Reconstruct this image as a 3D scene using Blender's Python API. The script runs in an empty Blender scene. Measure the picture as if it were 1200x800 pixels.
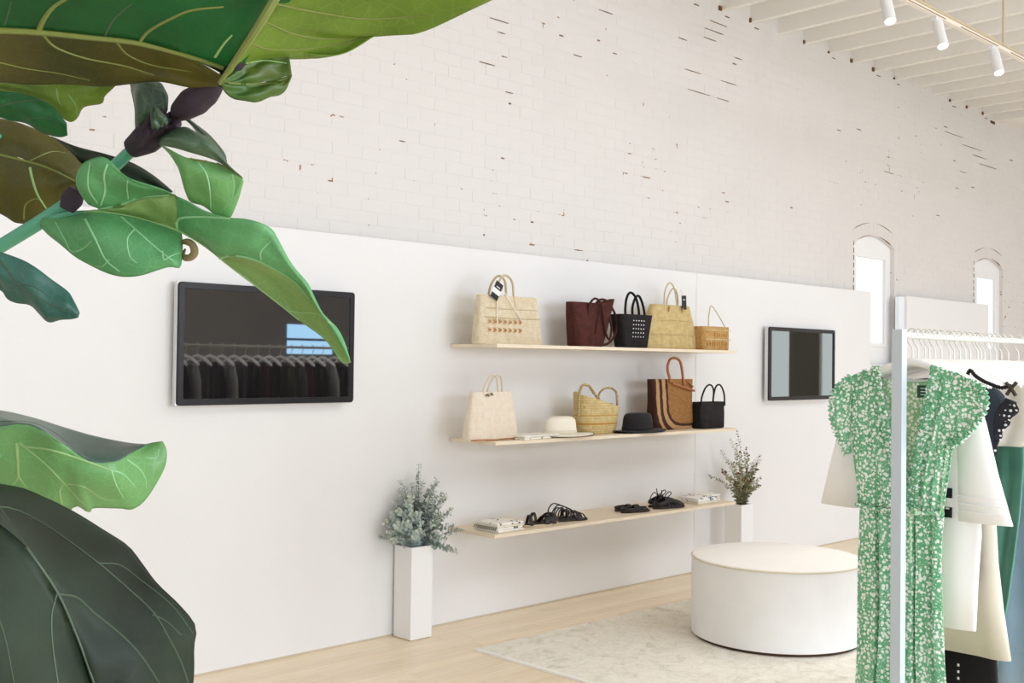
import bpy, bmesh, math, random
from mathutils import Vector, Matrix, noise
from mathutils.bvhtree import BVHTree
PI = math.pi
random.seed(7)
scn = bpy.context.scene
COL = scn.collection

# ---------------------------------------------------------------- camera
FPX = 1279.0
EYE = Vector((0, 0, 1.587))
yaw = math.atan(1320 / FPX); pitch = math.atan(23.5 / FPX); roll = math.radians(0.72)
FW = Vector((math.cos(yaw) * math.cos(pitch), math.sin(yaw) * math.cos(pitch), math.sin(pitch)))
RT0 = Vector((math.sin(yaw), -math.cos(yaw), 0)); UP0 = RT0.cross(FW)
RT = RT0 * math.cos(roll) + UP0 * math.sin(roll)
UP = UP0 * math.cos(roll) - RT0 * math.sin(roll)
cd = bpy.data.cameras.new('camera'); cam = bpy.data.objects.new('camera', cd); COL.objects.link(cam)
cd.sensor_width = 36; cd.lens = FPX / 1200 * 36; cd.clip_start = 0.02; cd.clip_end = 100
mw = Matrix((RT, UP, -FW)).transposed().to_4x4(); mw.translation = EYE
cam.matrix_world = mw
scn.camera = cam

# ---------------------------------------------------------------- world, lights, exposure
w = bpy.data.worlds.new('world'); scn.world = w; w.use_nodes = True
w.node_tree.nodes['Background'].inputs[0].default_value = (0.75, 0.87, 1, 1)
w.node_tree.nodes['Background'].inputs[1].default_value = 1.0
scn.view_settings.view_transform = 'Standard'; scn.view_settings.look = 'None'
scn.view_settings.exposure = 0.14; scn.view_settings.gamma = 1.0
scn.view_settings.use_curve_mapping = False
scn.cycles.max_bounces = 10; scn.cycles.diffuse_bounces = 6; scn.cycles.glossy_bounces = 4
scn.cycles.transmission_bounces = 4; scn.cycles.sample_clamp_indirect = 8
scn.cycles.use_denoising = True

LF, LR, LS, LT = 205, 62, 13, 50      # watts per light
def area(name, loc, rot, sx, sy, power, color):
    l = bpy.data.lights.new(name, 'AREA'); l.shape = 'RECTANGLE'; l.size = sx; l.size_y = sy
    l.energy = power; l.color = color
    o = bpy.data.objects.new(name, l); o.location = loc; o.rotation_euler = rot; COL.objects.link(o)
    return o
# unseen window light, partly added fill, along the street wall (behind the camera) and in the left end wall
for wx, wk in ((-1.6, .12), (0.9, .32), (3.4, .78), (5.75, 0.9)):  # last panel added to shift light off the left wall
    area('day_fill', (wx, -3.93, 1.6), (math.radians(90), 0, 0), 1.9, 2.9, LF * wk, (0.85, 0.92, 1.03))
for wx in (12.2,):  # added fill panel to brighten the right side
    area('day_fill', (wx, -3.93, 2.3), (math.radians(90), 0, 0), 2.2, 2.6, LR, (0.93, 0.945, 1.0))
area('day_fill', (-2.93, 0.9, 2.1), (math.radians(90), 0, math.radians(-90)), 3.4, 2.9, LS, (0.78, 0.885, 1.0))
# added unseen fill lamps under the joists, to light floor and far end
for rx, ry in ((1.2, -1.6), (5.2, -0.2), (9.0, 0.2), (12.4, 0.6)):
    area('ceiling_fill', (rx, ry, 4.36), (0, 0, 0), 2.6, 1.8, LT * (0.35 if rx < 2 else 1.0), (0.86, 0.92, 1.03))

# ---------------------------------------------------------------- helpers
def tag(o, label=None, cat=None, group=None, kind=None):
    if label: o['label'] = label
    if cat: o['category'] = cat
    if group: o['group'] = group
    if kind: o['kind'] = kind
    return o
def empty(name, loc=(0, 0, 0), label=None, cat=None, group=None, rz=0):
    o = bpy.data.objects.new(name, None); COL.objects.link(o); o.location = loc
    o.rotation_euler = (0, 0, rz); o.empty_display_size = 0.05
    return tag(o, label, cat, group)
def catmull(pts, n):
    """resample a polyline of tuples smoothly to n points, evenly along its length"""
    P = [Vector(p) for p in pts]
    if len(P) == 2: return [P[0].lerp(P[1], i / (n - 1)) for i in range(n)]
    dense = []
    for i in range(len(P) - 1):
        p0 = P[i - 1] if i > 0 else P[0] * 2 - P[1]
        p1, p2 = P[i], P[i + 1]
        p3 = P[i + 2] if i + 2 < len(P) else P[-1] * 2 - P[-2]
        for k in range(12):
            t = k / 12
            dense.append(0.5 * ((2 * p1) + (p2 - p0) * t + (2 * p0 - 5 * p1 + 4 * p2 - p3) * t * t + (3 * p1 - p0 - 3 * p2 + p3) * t ** 3))
    dense.append(P[-1])
    L = [0]
    for a, b in zip(dense, dense[1:]): L.append(L[-1] + (b - a).length)
    out = []; j = 0
    for i in range(n):
        s = L[-1] * i / (n - 1)
        while j < len(L) - 2 and L[j + 1] < s: j += 1
        d = L[j + 1] - L[j]
        out.append(dense[j].lerp(dense[j + 1], (s - L[j]) / d if d > 1e-9 else 0))
    return out

class MB:
    """collects shapes into one mesh"""
    def __init__(s): s.v = []; s.f = []; s.m = []
    def add(s, vs, fs, mi=0):
        b = len(s.v); s.v += [Vector(v) for v in vs]; s.f += [tuple(b + i for i in f) for f in fs]; s.m += [mi] * len(fs); return s
    def box(s, x0, x1, y0, y1, z0, z1, mi=0, M=None):
        vs = [Vector((x, y, z)) for x in (x0, x1) for y in (y0, y1) for z in (z0, z1)]
        if M is not None: vs = [M @ v for v in vs]
        return s.add(vs, [(0, 1, 3, 2), (4, 6, 7, 5), (0, 4, 5, 1), (2, 3, 7, 6), (0, 2, 6, 4), (1, 5, 7, 3)], mi)
    def tube(s, pts, r, n=8, mi=0, cap=True, sm=None, flat=1.0):
        P = catmull(pts, sm) if sm else [Vector(p) for p in pts]
        rs = r if isinstance(r, (list, tuple)) else [r]
        N = len(P); vs = []; prev = None
        for i, p in enumerate(P):
            t = (P[min(i + 1, N - 1)] - P[max(i - 1, 0)])
            t = t.normalized() if t.length > 1e-9 else Vector((0, 0, 1))
            if prev is None:
                a = Vector((0, 0, 1)) if abs(t.z) < 0.9 else Vector((1, 0, 0)); u = t.cross(a).normalized()
            else:
                u = prev - t * prev.dot(t); u = u.normalized() if u.length > 1e-6 else t.orthogonal().normalized()
            prev = u; v = t.cross(u)
            q = i / max(N - 1, 1) * (len(rs) - 1); k = min(int(q), len(rs) - 1); k2 = min(k + 1, len(rs) - 1)
            rr = rs[k] * (1 - (q - k)) + rs[k2] * (q - k)
            for j in range(n):
                a = 2 * PI * j / n; vs.append(p + u * (rr * math.cos(a)) + v * (rr * flat * math.sin(a)))
        fs = [(i * n + j, i * n + (j + 1) % n, (i + 1) * n + (j + 1) % n, (i + 1) * n + j) for i in range(N - 1) for j in range(n)]
        if cap: fs += [tuple(range(n))[::-1], tuple((N - 1) * n + j for j in range(n))]
        return s.add(vs, fs, mi)
    def rings(s, rings, mi=0, cap0=True, cap1=True):
        n = len(rings[0]); vs = [p for r in rings for p in r]
        fs = [(i * n + j, i * n + (j + 1) % n, (i + 1) * n + (j + 1) % n, (i + 1) * n + j) for i in range(len(rings) - 1) for j in range(n)]
        if cap0: fs.append(tuple(range(n))[::-1])
        if cap1: fs.append(tuple((len(rings) - 1) * n + j for j in range(n)))
        return s.add(vs, fs, mi)
    def lathe(s, prof, c=(0, 0, 0), n=48, mi=0, sx=1, sy=1, cap0=True, cap1=True):
        return s.rings([[Vector((c[0] + r * sx * math.cos(2 * PI * j / n), c[1] + r * sy * math.sin(2 * PI * j / n), c[2] + z)) for j in range(n)] for r, z in prof], mi, cap0, cap1)
    def grid(s, G, mi=0):
        nu, nv = len(G), len(G[0])
        return s.add([p for row in G for p in row], [(i * nv + j, (i + 1) * nv + j, (i + 1) * nv + j + 1, i * nv + j + 1) for i in range(nu - 1) for j in range(nv - 1)], mi)
    def build(s, name, mats, parent=None, smooth=True, bevel=0, solid=0, merge=0, offset=0, angle=40, label=None, kind=None):
        me = bpy.data.meshes.new(name); me.from_pydata([tuple(v) for v in s.v], [], s.f)
        mats = mats if isinstance(mats, (list, tuple)) else [mats]
        for m in mats: me.materials.append(m)
        me.polygons.foreach_set('material_index', s.m)
        bm = bmesh.new(); bm.from_mesh(me)
        if merge: bmesh.ops.remove_doubles(bm, verts=bm.verts, dist=merge)
        if not solid: bmesh.ops.recalc_face_normals(bm, faces=bm.faces)
        if bevel:
            es = [e for e in bm.edges if len(e.link_faces) == 2 and e.calc_face_angle(0) > math.radians(35)]
            bmesh.ops.bevel(bm, geom=es, offset=bevel, segments=2, affect='EDGES', profile=0.7)
        bm.to_mesh(me); bm.free()
        if smooth:
            me.polygons.foreach_set('use_smooth', [True] * len(me.polygons))
            try: me.set_sharp_from_angle(angle=math.radians(angle))
            except Exception: pass
        me.update()
        o = bpy.data.objects.new(name, me); COL.objects.link(o)
        if parent: o.parent = parent
        if solid:
            md = o.modifiers.new('solid', 'SOLIDIFY'); md.thickness = solid; md.offset = offset
        if label: o['label'] = label
        if kind: o['kind'] = kind
        return o
def copy_tree(o, parent=None):
    c = o.copy(); COL.objects.link(c)
    if parent: c.parent = parent
    for ch in list(o.children): copy_tree(ch, c)
    return c
def patch_grid(A, B, nu, nv, fn=None):
    a = catmull(A, nu); b = catmull(B, nu); G = []
    for i in range(nu):
        row = []
        for j in range(nv):
            t = j / (nv - 1); p = a[i].lerp(b[i], t)
            if fn: p = fn(p, i / (nu - 1), t)
            row.append(p)
        G.append(row)
    return G

# ---------------------------------------------------------------- materials
def srgb(r, g, b):
    def f(c):
        c /= 255.0; return c / 12.92 if c <= 0.04045 else ((c + 0.055) / 1.055) ** 2.4
    return (f(r), f(g), f(b), 1)
class NT:
    def __init__(s, name):
        s.m = bpy.data.materials.new(name); s.m.use_nodes = True; s.t = s.m.node_tree
        s.b = s.t.nodes['Principled BSDF']
    def n(s, typ, **k):
        o = s.t.nodes.new('ShaderNode' + typ)
        for a, v in k.items():
            if a.startswith('_'): o.inputs[a[1:].replace('_', ' ')].default_value = v
            else: setattr(o, a, v)
        return o
    def l(s, a, b): s.t.links.new(a, b)
    def coord(s, scale=(1, 1, 1), which='Object'):
        tc = s.n('TexCoord'); mp = s.n('Mapping'); mp.inputs['Scale'].default_value = scale
        s.l(tc.outputs[which], mp.inputs['Vector']); return mp.outputs[0]
    def ramp(s, fac, stops, interp='LINEAR'):
        r = s.n('ValToRGB'); r.color_ramp.interpolation = interp; e = r.color_ramp.elements
        while len(e) < len(stops): e.new(0.5)
        for el, (p, c) in zip(e, stops): el.position = p; el.color = c if len(c) == 4 else (*c, 1)
        s.l(fac, r.inputs[0]); return r.outputs[0]
    def mix(s, fac, a, b, blend='MIX'):
        m = s.n('Mix', data_type='RGBA', blend_type=blend)
        for v, i in ((fac, 0), (a, 6), (b, 7)):
            if hasattr(v, 'links') or isinstance(v, bpy.types.NodeSocket): s.l(v, m.inputs[i])
            else: m.inputs[i].default_value = v
        return m.outputs[2]
    def bump(s, h, strength=0.3, dist=0.01):
        b = s.n('Bump'); b.inputs['Strength'].default_value = strength; b.inputs['Distance'].default_value = dist
        s.l(h, b.inputs['Height']); s.l(b.outputs[0], s.b.inputs['Normal']); return b
    def col(s, c):
        if isinstance(c, bpy.types.NodeSocket): s.l(c, s.b.inputs['Base Color'])
        else: s.b.inputs['Base Color'].default_value = c
        return s
    def rough(s, r, spec=0.5): s.b.inputs['Roughness'].default_value = r; s.b.inputs['Specular IOR Level'].default_value = spec; return s
def paint(name, c, rough=0.6, var=0.03, sc=3.0, bump=0.05, spec=0.4, metal=0):
    m = NT(name); v = m.coord()
    no = m.n('TexNoise', _Scale=sc, _Detail=4.0); m.l(v, no.inputs['Vector'])
    d = tuple(x * (1 - var * 2) for x in c[:3]) + (1,)
    m.col(m.ramp(no.outputs[0], [(0.3, c), (0.75, d)])); m.rough(rough, spec)
    m.b.inputs['Metallic'].default_value = metal
    n2 = m.n('TexNoise', _Scale=sc * 40, _Detail=2.0); m.l(v, n2.inputs['Vector'])
    if bump: m.bump(n2.outputs[0], bump, 0.003)
    return m.m
def emis(name, c, s):
    m = NT(name); m.col((0, 0, 0, 1)); m.b.inputs['Emission Color'].default_value = c
    m.b.inputs['Emission Strength'].default_value = s; return m.m
def cloth(name, c, sc=900, rough=0.9, var=0.05, bump=0.25, sheen=0.1, trans=0.0, c2=None, fold=0):
    m = NT(name); v = m.coord()
    no = m.n('TexNoise', _Scale=6.0, _Detail=3.0); m.l(v, no.inputs['Vector'])
    d = c2 or tuple(x * (1 - 2 * var) for x in c[:3]) + (1,)
    m.col(m.ramp(no.outputs[0], [(0.35, c), (0.7, d)])); m.rough(rough, 0.2)
    m.b.inputs['Sheen Weight'].default_value = sheen
    w1 = m.n('TexWave', wave_type='BANDS', bands_direction='Z', _Scale=sc / 6, _Distortion=0.6); m.l(v, w1.inputs['Vector'])
    w2 = m.n('TexWave', wave_type='BANDS', bands_direction='Y', _Scale=sc / 6, _Distortion=0.6); m.l(v, w2.inputs['Vector'])
    mx = m.n('Math', operation='ADD'); m.l(w1.outputs[0], mx.inputs[0]); m.l(w2.outputs[0], mx.inputs[1])
    m.bump(mx.outputs[0], bump, 0.0006)
    return m.m
def weave(name, c1, c2, rows=90, cols=60, gap=None, rough=0.75, strength=0.8, stripes=None, axis='X'):
    """plaited straw: courses along z, stakes along x"""
    m = NT(name); tc = m.n('TexCoord'); sp = m.n('SeparateXYZ'); m.l(tc.outputs['Object'], sp.inputs[0])
    ad = m.n('Math', operation='ADD'); m.l(sp.outputs[0], ad.inputs[0])
    sy = m.n('Math', operation='MULTIPLY'); m.l(sp.outputs[1], sy.inputs[0]); sy.inputs[1].default_value = 0.9; m.l(sy.outputs[0], ad.inputs[1])
    cb = m.n('CombineXYZ'); m.l(ad.outputs[0], cb.inputs[0]); m.l(sp.outputs[2], cb.inputs[1])
    br = m.n('TexBrick', offset=0.5, squash=1.0); m.l(cb.outputs[0], br.inputs['Vector'])
    br.inputs['Scale'].default_value = 1.0
    br.inputs['Brick Width'].default_value = 1.0 / cols; br.inputs['Row Height'].default_value = 1.0 / rows
    br.inputs['Mortar Size'].default_value = 0.12 / rows; br.inputs['Mortar Smooth'].default_value = 1.0
    br.inputs['Color1'].default_value = c1; br.inputs['Color2'].default_value = tuple(0.85 * a + 0.15 * b for a, b in zip(c1, c2))[:3] + (1,)
    br.inputs['Mortar'].default_value = c2
    no = m.n('TexNoise', _Scale=30.0, _Detail=3.0); m.l(tc.outputs['Object'], no.inputs['Vector'])
    c = m.mix(m.ramp(no.outputs[0], [(0.35, (0, 0, 0)), (0.8, (0.8, 0.8, 0.8))]), br.outputs[0], c2)
    if stripes:
        for z0, z1, col in stripes:
            g = m.n('Math', operation='GREATER_THAN'); m.l(sp.outputs[2], g.inputs[0]); g.inputs[1].default_value = z0
            l_ = m.n('Math', operation='LESS_THAN'); m.l(sp.outputs[2], l_.inputs[0]); l_.inputs[1].default_value = z1
            mu = m.n('Math', operation='MULTIPLY'); m.l(g.outputs[0], mu.inputs[0]); m.l(l_.outputs[0], mu.inputs[1])
            c = m.mix(mu.outputs[0], c, col)
    m.col(c); m.rough(rough, 0.25)
    inv = m.n('Math', operation='SUBTRACT'); inv.inputs[0].default_value = 1; m.l(br.outputs['Fac'], inv.inputs[1])
    m.bump(inv.outputs[0], strength, 0.002)
    return m.m
def wood(name, c1, c2, sc=(1.2, 14, 14), rough=0.45, wave=2.0):
    m = NT(name); v = m.coord(sc)
    no = m.n('TexNoise', _Scale=3.0, _Detail=6.0, _Distortion=0.6); m.l(v, no.inputs['Vector'])
    oi = m.n('ObjectInfo')
    c = m.ramp(no.outputs[0], [(0.3, c1), (0.7, c2)])
    rnd = m.ramp(oi.outputs['Random'], [(0, (0.90, 0.885, 0.86)), (1, (1.0, 1.0, 1.0))])
    m.col(m.mix(1.0, c, rnd, 'MULTIPLY')); m.rough(rough, 0.4); m.bump(no.outputs[0], 0.1, 0.001)
    return m.m

WHITE = srgb(240, 237, 233)
M = {}
M['drywall'] = paint('drywall', (0.815, 0.808, 0.80, 1), 0.7, 0.01, 1.5, 0.03)
M['white'] = paint('white_paint', (0.87, 0.865, 0.86, 1), 0.45, 0.01, 3, 0.02)
M['bluewhite'] = paint('cool_white_paint', (0.82, 0.87, 0.92, 1), 0.35, 0.01, 3, 0.0)
M['brick'] = paint('painted_brick', (0.73, 0.70, 0.67, 1), 0.6, 0.02, 2.2, 0.35)
M['trim'] = paint('trim_paint', (0.84, 0.82, 0.79, 1), 0.5, 0.01, 3, 0.02)
M['ceil'] = paint('ceiling_paint', (0.86, 0.83, 0.77, 1), 0.6, 0.03, 1.5, 0.15)
M['dark'] = paint('dark_gap', srgb(124, 84, 44), 0.9, 0.2, 8, 0.2)
M['chip'] = paint('worn_brick_joint', srgb(142, 112, 74), 0.9, 0.25, 30, 0.2)
M['black'] = paint('black_plastic', srgb(24, 21, 22), 0.35, 0.05, 9, 0.02)
M['silver'] = paint('silver_rim', srgb(215, 215, 215), 0.3, 0.01, 3, 0.0, metal=0.3)
def mortar_mat():
    m = NT('painted_mortar'); v = m.coord()
    a = m.n('TexNoise', _Scale=13.0, _Detail=3.0, _Roughness=0.6); m.l(v, a.inputs['Vector'])
    b = m.n('TexNoise', _Scale=0.9, _Detail=2.0); m.l(v, b.inputs['Vector'])
    ad = m.n('Math', operation='MULTIPLY_ADD'); m.l(b.outputs[0], ad.inputs[0]); ad.inputs[1].default_value = 0.55; m.l(a.outputs[0], ad.inputs[2])
    k = m.ramp(ad.outputs[0], [(0.985, (0, 0, 0)), (1.0, (1, 1, 1))])
    m.col(m.mix(k, (0.72, 0.69, 0.66, 1), srgb(150, 118, 84))); m.rough(0.8, 0.2)
    return m.m
M['mortar'] = mortar_mat()
M['floorwood'] = wood('maple_floor', srgb(250, 236, 214), srgb(240, 219, 186), (0.8, 18, 18), 0.35)
M['shelfwood'] = wood('birch_shelf', srgb(244, 232, 212), srgb(234, 216, 188), (1.5, 30, 30), 0.5)
def screen_mat():
    m = NT('screen_glass'); m.col((0.012, 0.011, 0.011, 1)); m.rough(0.02, 0.9)
    m.b.inputs['IOR'].default_value = 1.95; return m.m
M['screen'] = screen_mat()
M['pane'] = emis('daylit_pane', (0.96, 0.955, 0.95, 1), 0.95)
M['pane_side'] = emis('daylit_door_pane', (0.86, 0.97, 0.96, 1), 1.9)
M['pane_blue'] = emis('sky_pane', (0.42, 0.72, 1.0, 1), 4.2)

# ================================================================ THE SETTING
YW, YB, HP = 5.0, 5.12, 2.28           # partition face, brick face, partition height
XL, XR, YF, ZC = -3.0, 14.4, -4.0, 4.43
def struct(name, mb, m, **k):
    o = mb.build(name, m, smooth=False, **k); o['kind'] = 'structure'; return o
# floor: strips run along the wall; planks are pieces of their own in the part the photo shows
mb = MB(); mb.box(XL, XR, YF, 5.3, -0.12, -0.004)
floor = struct('floor', mb, M['floorwood'])
pw = 0.083
plank_meshes = {}
cnt = 0
for r in range(34):
    y1 = YW - r * pw; y0 = y1 - pw
    if y1 < 2.3: break
    x = 2.2 + random.uniform(-1.2, 0)
    while x < 9.6:
        L = random.choice((0.9, 1.2, 1.5, 1.8, 2.1))
        key = L
        if key not in plank_meshes:
            p = MB(); p.box(0.001, L - 0.001, 0.0008, pw - 0.0008, -0.02, 0)
            o = p.build('plank', M['floorwood'], smooth=False, bevel=0.0008); plank_meshes[key] = o.data
            bpy.data.objects.remove(o)
        o = bpy.data.objects.new('plank', plank_meshes[key]); COL.objects.link(o); o.parent = floor
        o.location = (x, y0, 0); x += L; cnt += 1
mb = MB()   # boards beyond the pieces built one by one
y = YF
while y < 5.0:
    hi = min(y + pw, 5.0)
    if y > 2.3 - pw * 0.6:
        mb.box(XL, 1.0, y + .0008, hi - .0008, -0.01, 0); mb.box(11.7, XR, y + .0008, hi - .0008, -0.01, 0)
    else: mb.box(XL, XR, y + .0008, hi - .0008, -0.01, 0)
    y += pw
mb.build('plank_floorboards', M['floorwood'], floor, smooth=False, kind='stuff').name = 'floorboards'

# brick wall: mortar core with the two window openings, bricks in front
WIN = [dict(x0=9.42, x1=10.22, sill=1.60, spr=2.74, rise=0.10, g=(9.52, 10.10, 1.81, 2.63)),
       dict(x0=12.08, x1=12.88, sill=1.60, spr=2.72, rise=0.10, g=(12.23, 12.74, 1.805, 2.60))]
def arch(wn):
    wd = wn['x1'] - wn['x0']; r = wn['rise']; R = wd * wd / (8 * r) + r / 2
    return (wn['x0'] + wn['x1']) / 2, wn['spr'] + r - R, R
mb = MB(); ym, yk = YB + 0.0015, 5.42
xs = [XL, WIN[0]['x0'], WIN[0]['x1'], WIN[1]['x0'], WIN[1]['x1'], XR]
ZT = 4.75
for k, (a, b_) in enumerate(zip(xs, xs[1:])):
    if k % 2 == 0: mb.box(a, b_, ym, yk, 0, ZT)
    else:
        wn = WIN[k // 2]; mb.box(a, b_, ym, yk, 0, wn['sill'])
        cx, cz, R = arch(wn); n = 14
        for i in range(n):
            u0 = a + (b_ - a) * i / n; u1 = a + (b_ - a) * (i + 1) / n
            z0 = cz + math.sqrt(R * R - (u0 - cx) ** 2); z1 = cz + math.sqrt(R * R - (u1 - cx) ** 2)
            vs = [Vector((u, y_, z)) for y_ in (ym, yk) for u, z in ((u0, z0), (u1, z1), (u1, ZT), (u0, ZT))]
            mb.add(vs, [(0, 1, 2, 3), (7, 6, 5, 4), (0, 4, 5, 1), (3, 2, 6, 7), (0, 3, 7, 4), (1, 5, 6, 2)])
bw = struct('wall_back', mb, M['mortar'])
BL, BH, J = 0.203, 0.066, 0.009
def skip(x0, x1, z0, z1):
    for wn in WIN:
        cx, cz, R = arch(wn); Ro = R + 0.125
        if x1 > wn['x0'] - .002 and x0 < wn['x1'] + .002 and z1 > wn['sill'] and z0 < wn['spr']: return True
        if wn['x0'] - 0.06 < (x0 + x1) / 2 < wn['x1'] + 0.06:
            for px_ in (x0, (x0 + x1) / 2, x1):
                for pz in (z0, z1):
                    if pz > wn['spr'] - 0.03 and math.hypot(px_ - cx, pz - cz) < Ro + 0.003: return True
    return False
bricks = []
r = 0; z = 2.295 - 28 * (BH + J)
while z < 4.68:
    x = 1.2 + (0.5 * (BL + J) if r % 2 else 0) + random.uniform(-.01, .01)
    while x < XR - .1:
        if (z > 2.2 or x > 9.2) and not skip(x, x + BL, z, z + BH): bricks.append((x, z, BL))
        elif z > 2.2 or x > 9.2:      # cut brick beside an opening
            for xa, xb in ((x, x + BL * .48), (x + BL * .52, x + BL)):
                if not skip(xa, xb, z, z + BH): bricks.append((xa, z, xb - xa))
        x += BL + J
    z += BH + J; r += 1
def project(p):
    v = Vector(p) - EYE; zz = v.dot(FW)
    return (600 + FPX * v.dot(RT) / zz, 400 - FPX * v.dot(UP) / zz)
def inview(b):
    if b[1] < HP - .02 and b[0] < 9.5: return False
    q = project((b[0] + .1, YB, b[1] + .03)); return -10 < q[0] < 1210 and -10 < q[1] < 810 and not (q[0] < 330 and q[1] < 250 and False)
bricks.sort(key=lambda b: (0 if (inview(b) and b[2] > .19) else 1, b[0]))
p = MB(); p.box(0, BL, 0, 0.03, 0, BH)
bo = p.build('brick', M['brick'], smooth=False, bevel=0.0012); bme = bo.data; bpy.data.objects.remove(bo)
for (x, z, L) in bricks[:298]:
    o = bpy.data.objects.new('brick', bme); COL.objects.link(o); o.parent = bw
    o.location = (x + random.uniform(-.0012, .0012), YB + random.uniform(-0.0008, 0.001), z + random.uniform(-.0012, .0012))
    o.rotation_euler = (0, random.uniform(-.003, .003), random.uniform(-.0015, .0015))
mb = MB(); c_ = 0.0012
for (x, z, L) in bricks[298:]:
    yo = YB + random.uniform(-0.0008, 0.001); x0, x1, z0, z1 = x, x + L, z + random.uniform(-.001, .001), z + BH
    vs = [(x0, yo + c_, z0), (x1, yo + c_, z0), (x1, yo + c_, z1), (x0, yo + c_, z1),
          (x0 + c_, yo, z0 + c_), (x1 - c_, yo, z0 + c_), (x1 - c_, yo, z1 - c_), (x0 + c_, yo, z1 - c_),
          (x0, yo + .02, z0), (x1, yo + .02, z0), (x1, yo + .02, z1), (x0, yo + .02, z1)]
    mb.add(vs, [(4, 5, 6, 7), (0, 1, 5, 4), (1, 2, 6, 5), (2, 3, 7, 6), (3, 0, 4, 7), (0, 8, 9, 1), (1, 9, 10, 2), (2, 10, 11, 3), (3, 11, 8, 0)])
mb.build('brickwork', M['brick'], bw, smooth=False, kind='stuff')
# arches of upright bricks over the windows
for wn in WIN:
    cx, cz, R = arch(wn); a0 = math.asin((wn['x1'] - wn['x0']) / 2 / R) + 0.05; n = 13
    for i in range(n):
        t0 = -a0 + 2 * a0 * i / n + 0.0045; t1 = -a0 + 2 * a0 * (i + 1) / n - 0.0045
        vs = []
        for yy in (YB - 0.001, YB + .04):
            for t, q in ((t0, R + .008), (t1, R + .008), (t1, R + .118), (t0, R + .118)):
                vs.append((cx + q * math.sin(t), yy, cz + q * math.cos(t)))
        p = MB(); p.add(vs, [(0, 1, 2, 3), (7, 6, 5, 4), (0, 4, 5, 1), (3, 2, 6, 7), (0, 3, 7, 4), (1, 5, 6, 2)])
        p.build('arch_brick', M['brick'], bw, smooth=False, bevel=0.002)
    # cracked dark joint under and over the arch and down the left jamb
    p = MB()
    for rr, s0, s1 in ((R + .004, -0.85, 0.9), (R + .123, -0.95, 0.8)):
        p.tube([(cx + rr * math.sin(a0 * (s0 + (s1 - s0) * i / 20)), YB + .004, cz + rr * math.cos(a0 * (s0 + (s1 - s0) * i / 20))) for i in range(21)],
               [.001, .005, .004, .002, .004, .006, .001], 6)
    for zj in range(7):
        z0 = 2.30 + zj * 0.07; p.box(wn['x0'] - 0.012, wn['x0'] - .001, YB - .001, YB + .01, z0, z0 + .045)
    p.build('joint_crack', M['dark'], bw, smooth=False)
# windows: white infill panel, frame and bright panes
for i, wn in enumerate(WIN):
    cx, cz, R = arch(wn); gx0, gx1, gz0, gz1 = wn['g']
    wo = empty('window_%d' % (i + 1), ((wn['x0'] + wn['x1']) / 2, YB + .08, wn['sill'])); wo['kind'] = 'structure'
    L0 = wo.location
    p = MB(); ya, yb = YB + .045 - L0.y, YB + .09 - L0.y
    for a, b_, c0, c1 in ((wn['x0'], gx0, wn['sill'], wn['spr']), (gx1, wn['x1'], wn['sill'], wn['spr']), (gx0, gx1, wn['sill'], gz0)):
        p.box(a - L0.x, b_ - L0.x, ya, yb, c0 - L0.z, c1 - L0.z)
    p.box(gx0 - L0.x, gx1 - L0.x, ya, yb, gz1 - L0.z, wn['spr'] - L0.z)
    n = 12
    for k in range(n):
        u0 = wn['x0'] + (wn['x1'] - wn['x0']) * k / n; u1 = wn['x0'] + (wn['x1'] - wn['x0']) * (k + 1) / n
        z0 = cz + math.sqrt(R * R - (u0 - cx) ** 2) - L0.z; z1 = cz + math.sqrt(R * R - (u1 - cx) ** 2) - L0.z
        zb = wn['spr'] - L0.z
        vs = [Vector((u, y_, z)) for y_ in (ya, yb) for u, z in ((u0 - L0.x, zb), (u1 - L0.x, zb), (u1 - L0.x, z1), (u0 - L0.x, z0))]
        p.add(vs, [(0, 1, 2, 3), (7, 6, 5, 4), (0, 4, 5, 1), (3, 2, 6, 7), (0, 3, 7, 4), (1, 5, 6, 2)])
    p.build('window_frame', M['white'], wo, smooth=False)
    p = MB(); t = 0.035
    for a, b_, c0, c1 in ((gx0 - t, gx0, gz0 - t, gz1 + t), (gx1, gx1 + t, gz0 - t, gz1 + t), (gx0, gx1, gz0 - t, gz0), (gx0, gx1, gz1, gz1 + t)):
        p.box(a - L0.x, b_ - L0.x, ya - .015, ya + .005, c0 - L0.z, c1 - L0.z)
    p.build('sash', M['white'], wo, smooth=False, bevel=.002)
    p = MB(); p.box(gx0 - L0.x, gx1 - L0.x, ya + .02, ya + .026, gz0 - L0.z, gz1 - L0.z)
    p.build('pane', M['pane'], wo, smooth=False)
    p = MB(); p.box(wn['x0'] - .03 - L0.x, wn['x1'] + .03 - L0.x, ya - .07, ya + .0, -.045, 0)
    p.build('window_sill', M['white'], wo, smooth=False, bevel=.003)

# white partition in front of the brick; slightly recessed panel behind the shelves
mb = MB()
mb.box(XL, 4.325, YW, 5.09, 0, HP); mb.box(6.80, 9.51, YW, 5.09, 0, HP)
mb.box(4.325, 6.80, YW + .003, 5.09, 0, HP)
struct('wall_partition', mb, M['drywall'])
mb = MB(); mb.box(10.25, 12.17, YW, 5.09, 0, HP)
struct('wall_far_partition', mb, M['drywall'])
mb = MB(); mb.box(10.14, 10.25, YW + .03, YW + .07, 0, 2.27); struct('trim_1', mb, M['bluewhite'])
mb = MB(); mb.box(XL, 9.51, YW - .002, YW + .0, 0.0, .012); struct('baseboard_back', mb, paint('beige_bead', srgb(206, 192, 168), .6))  # thin beige strip along the wall foot

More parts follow.
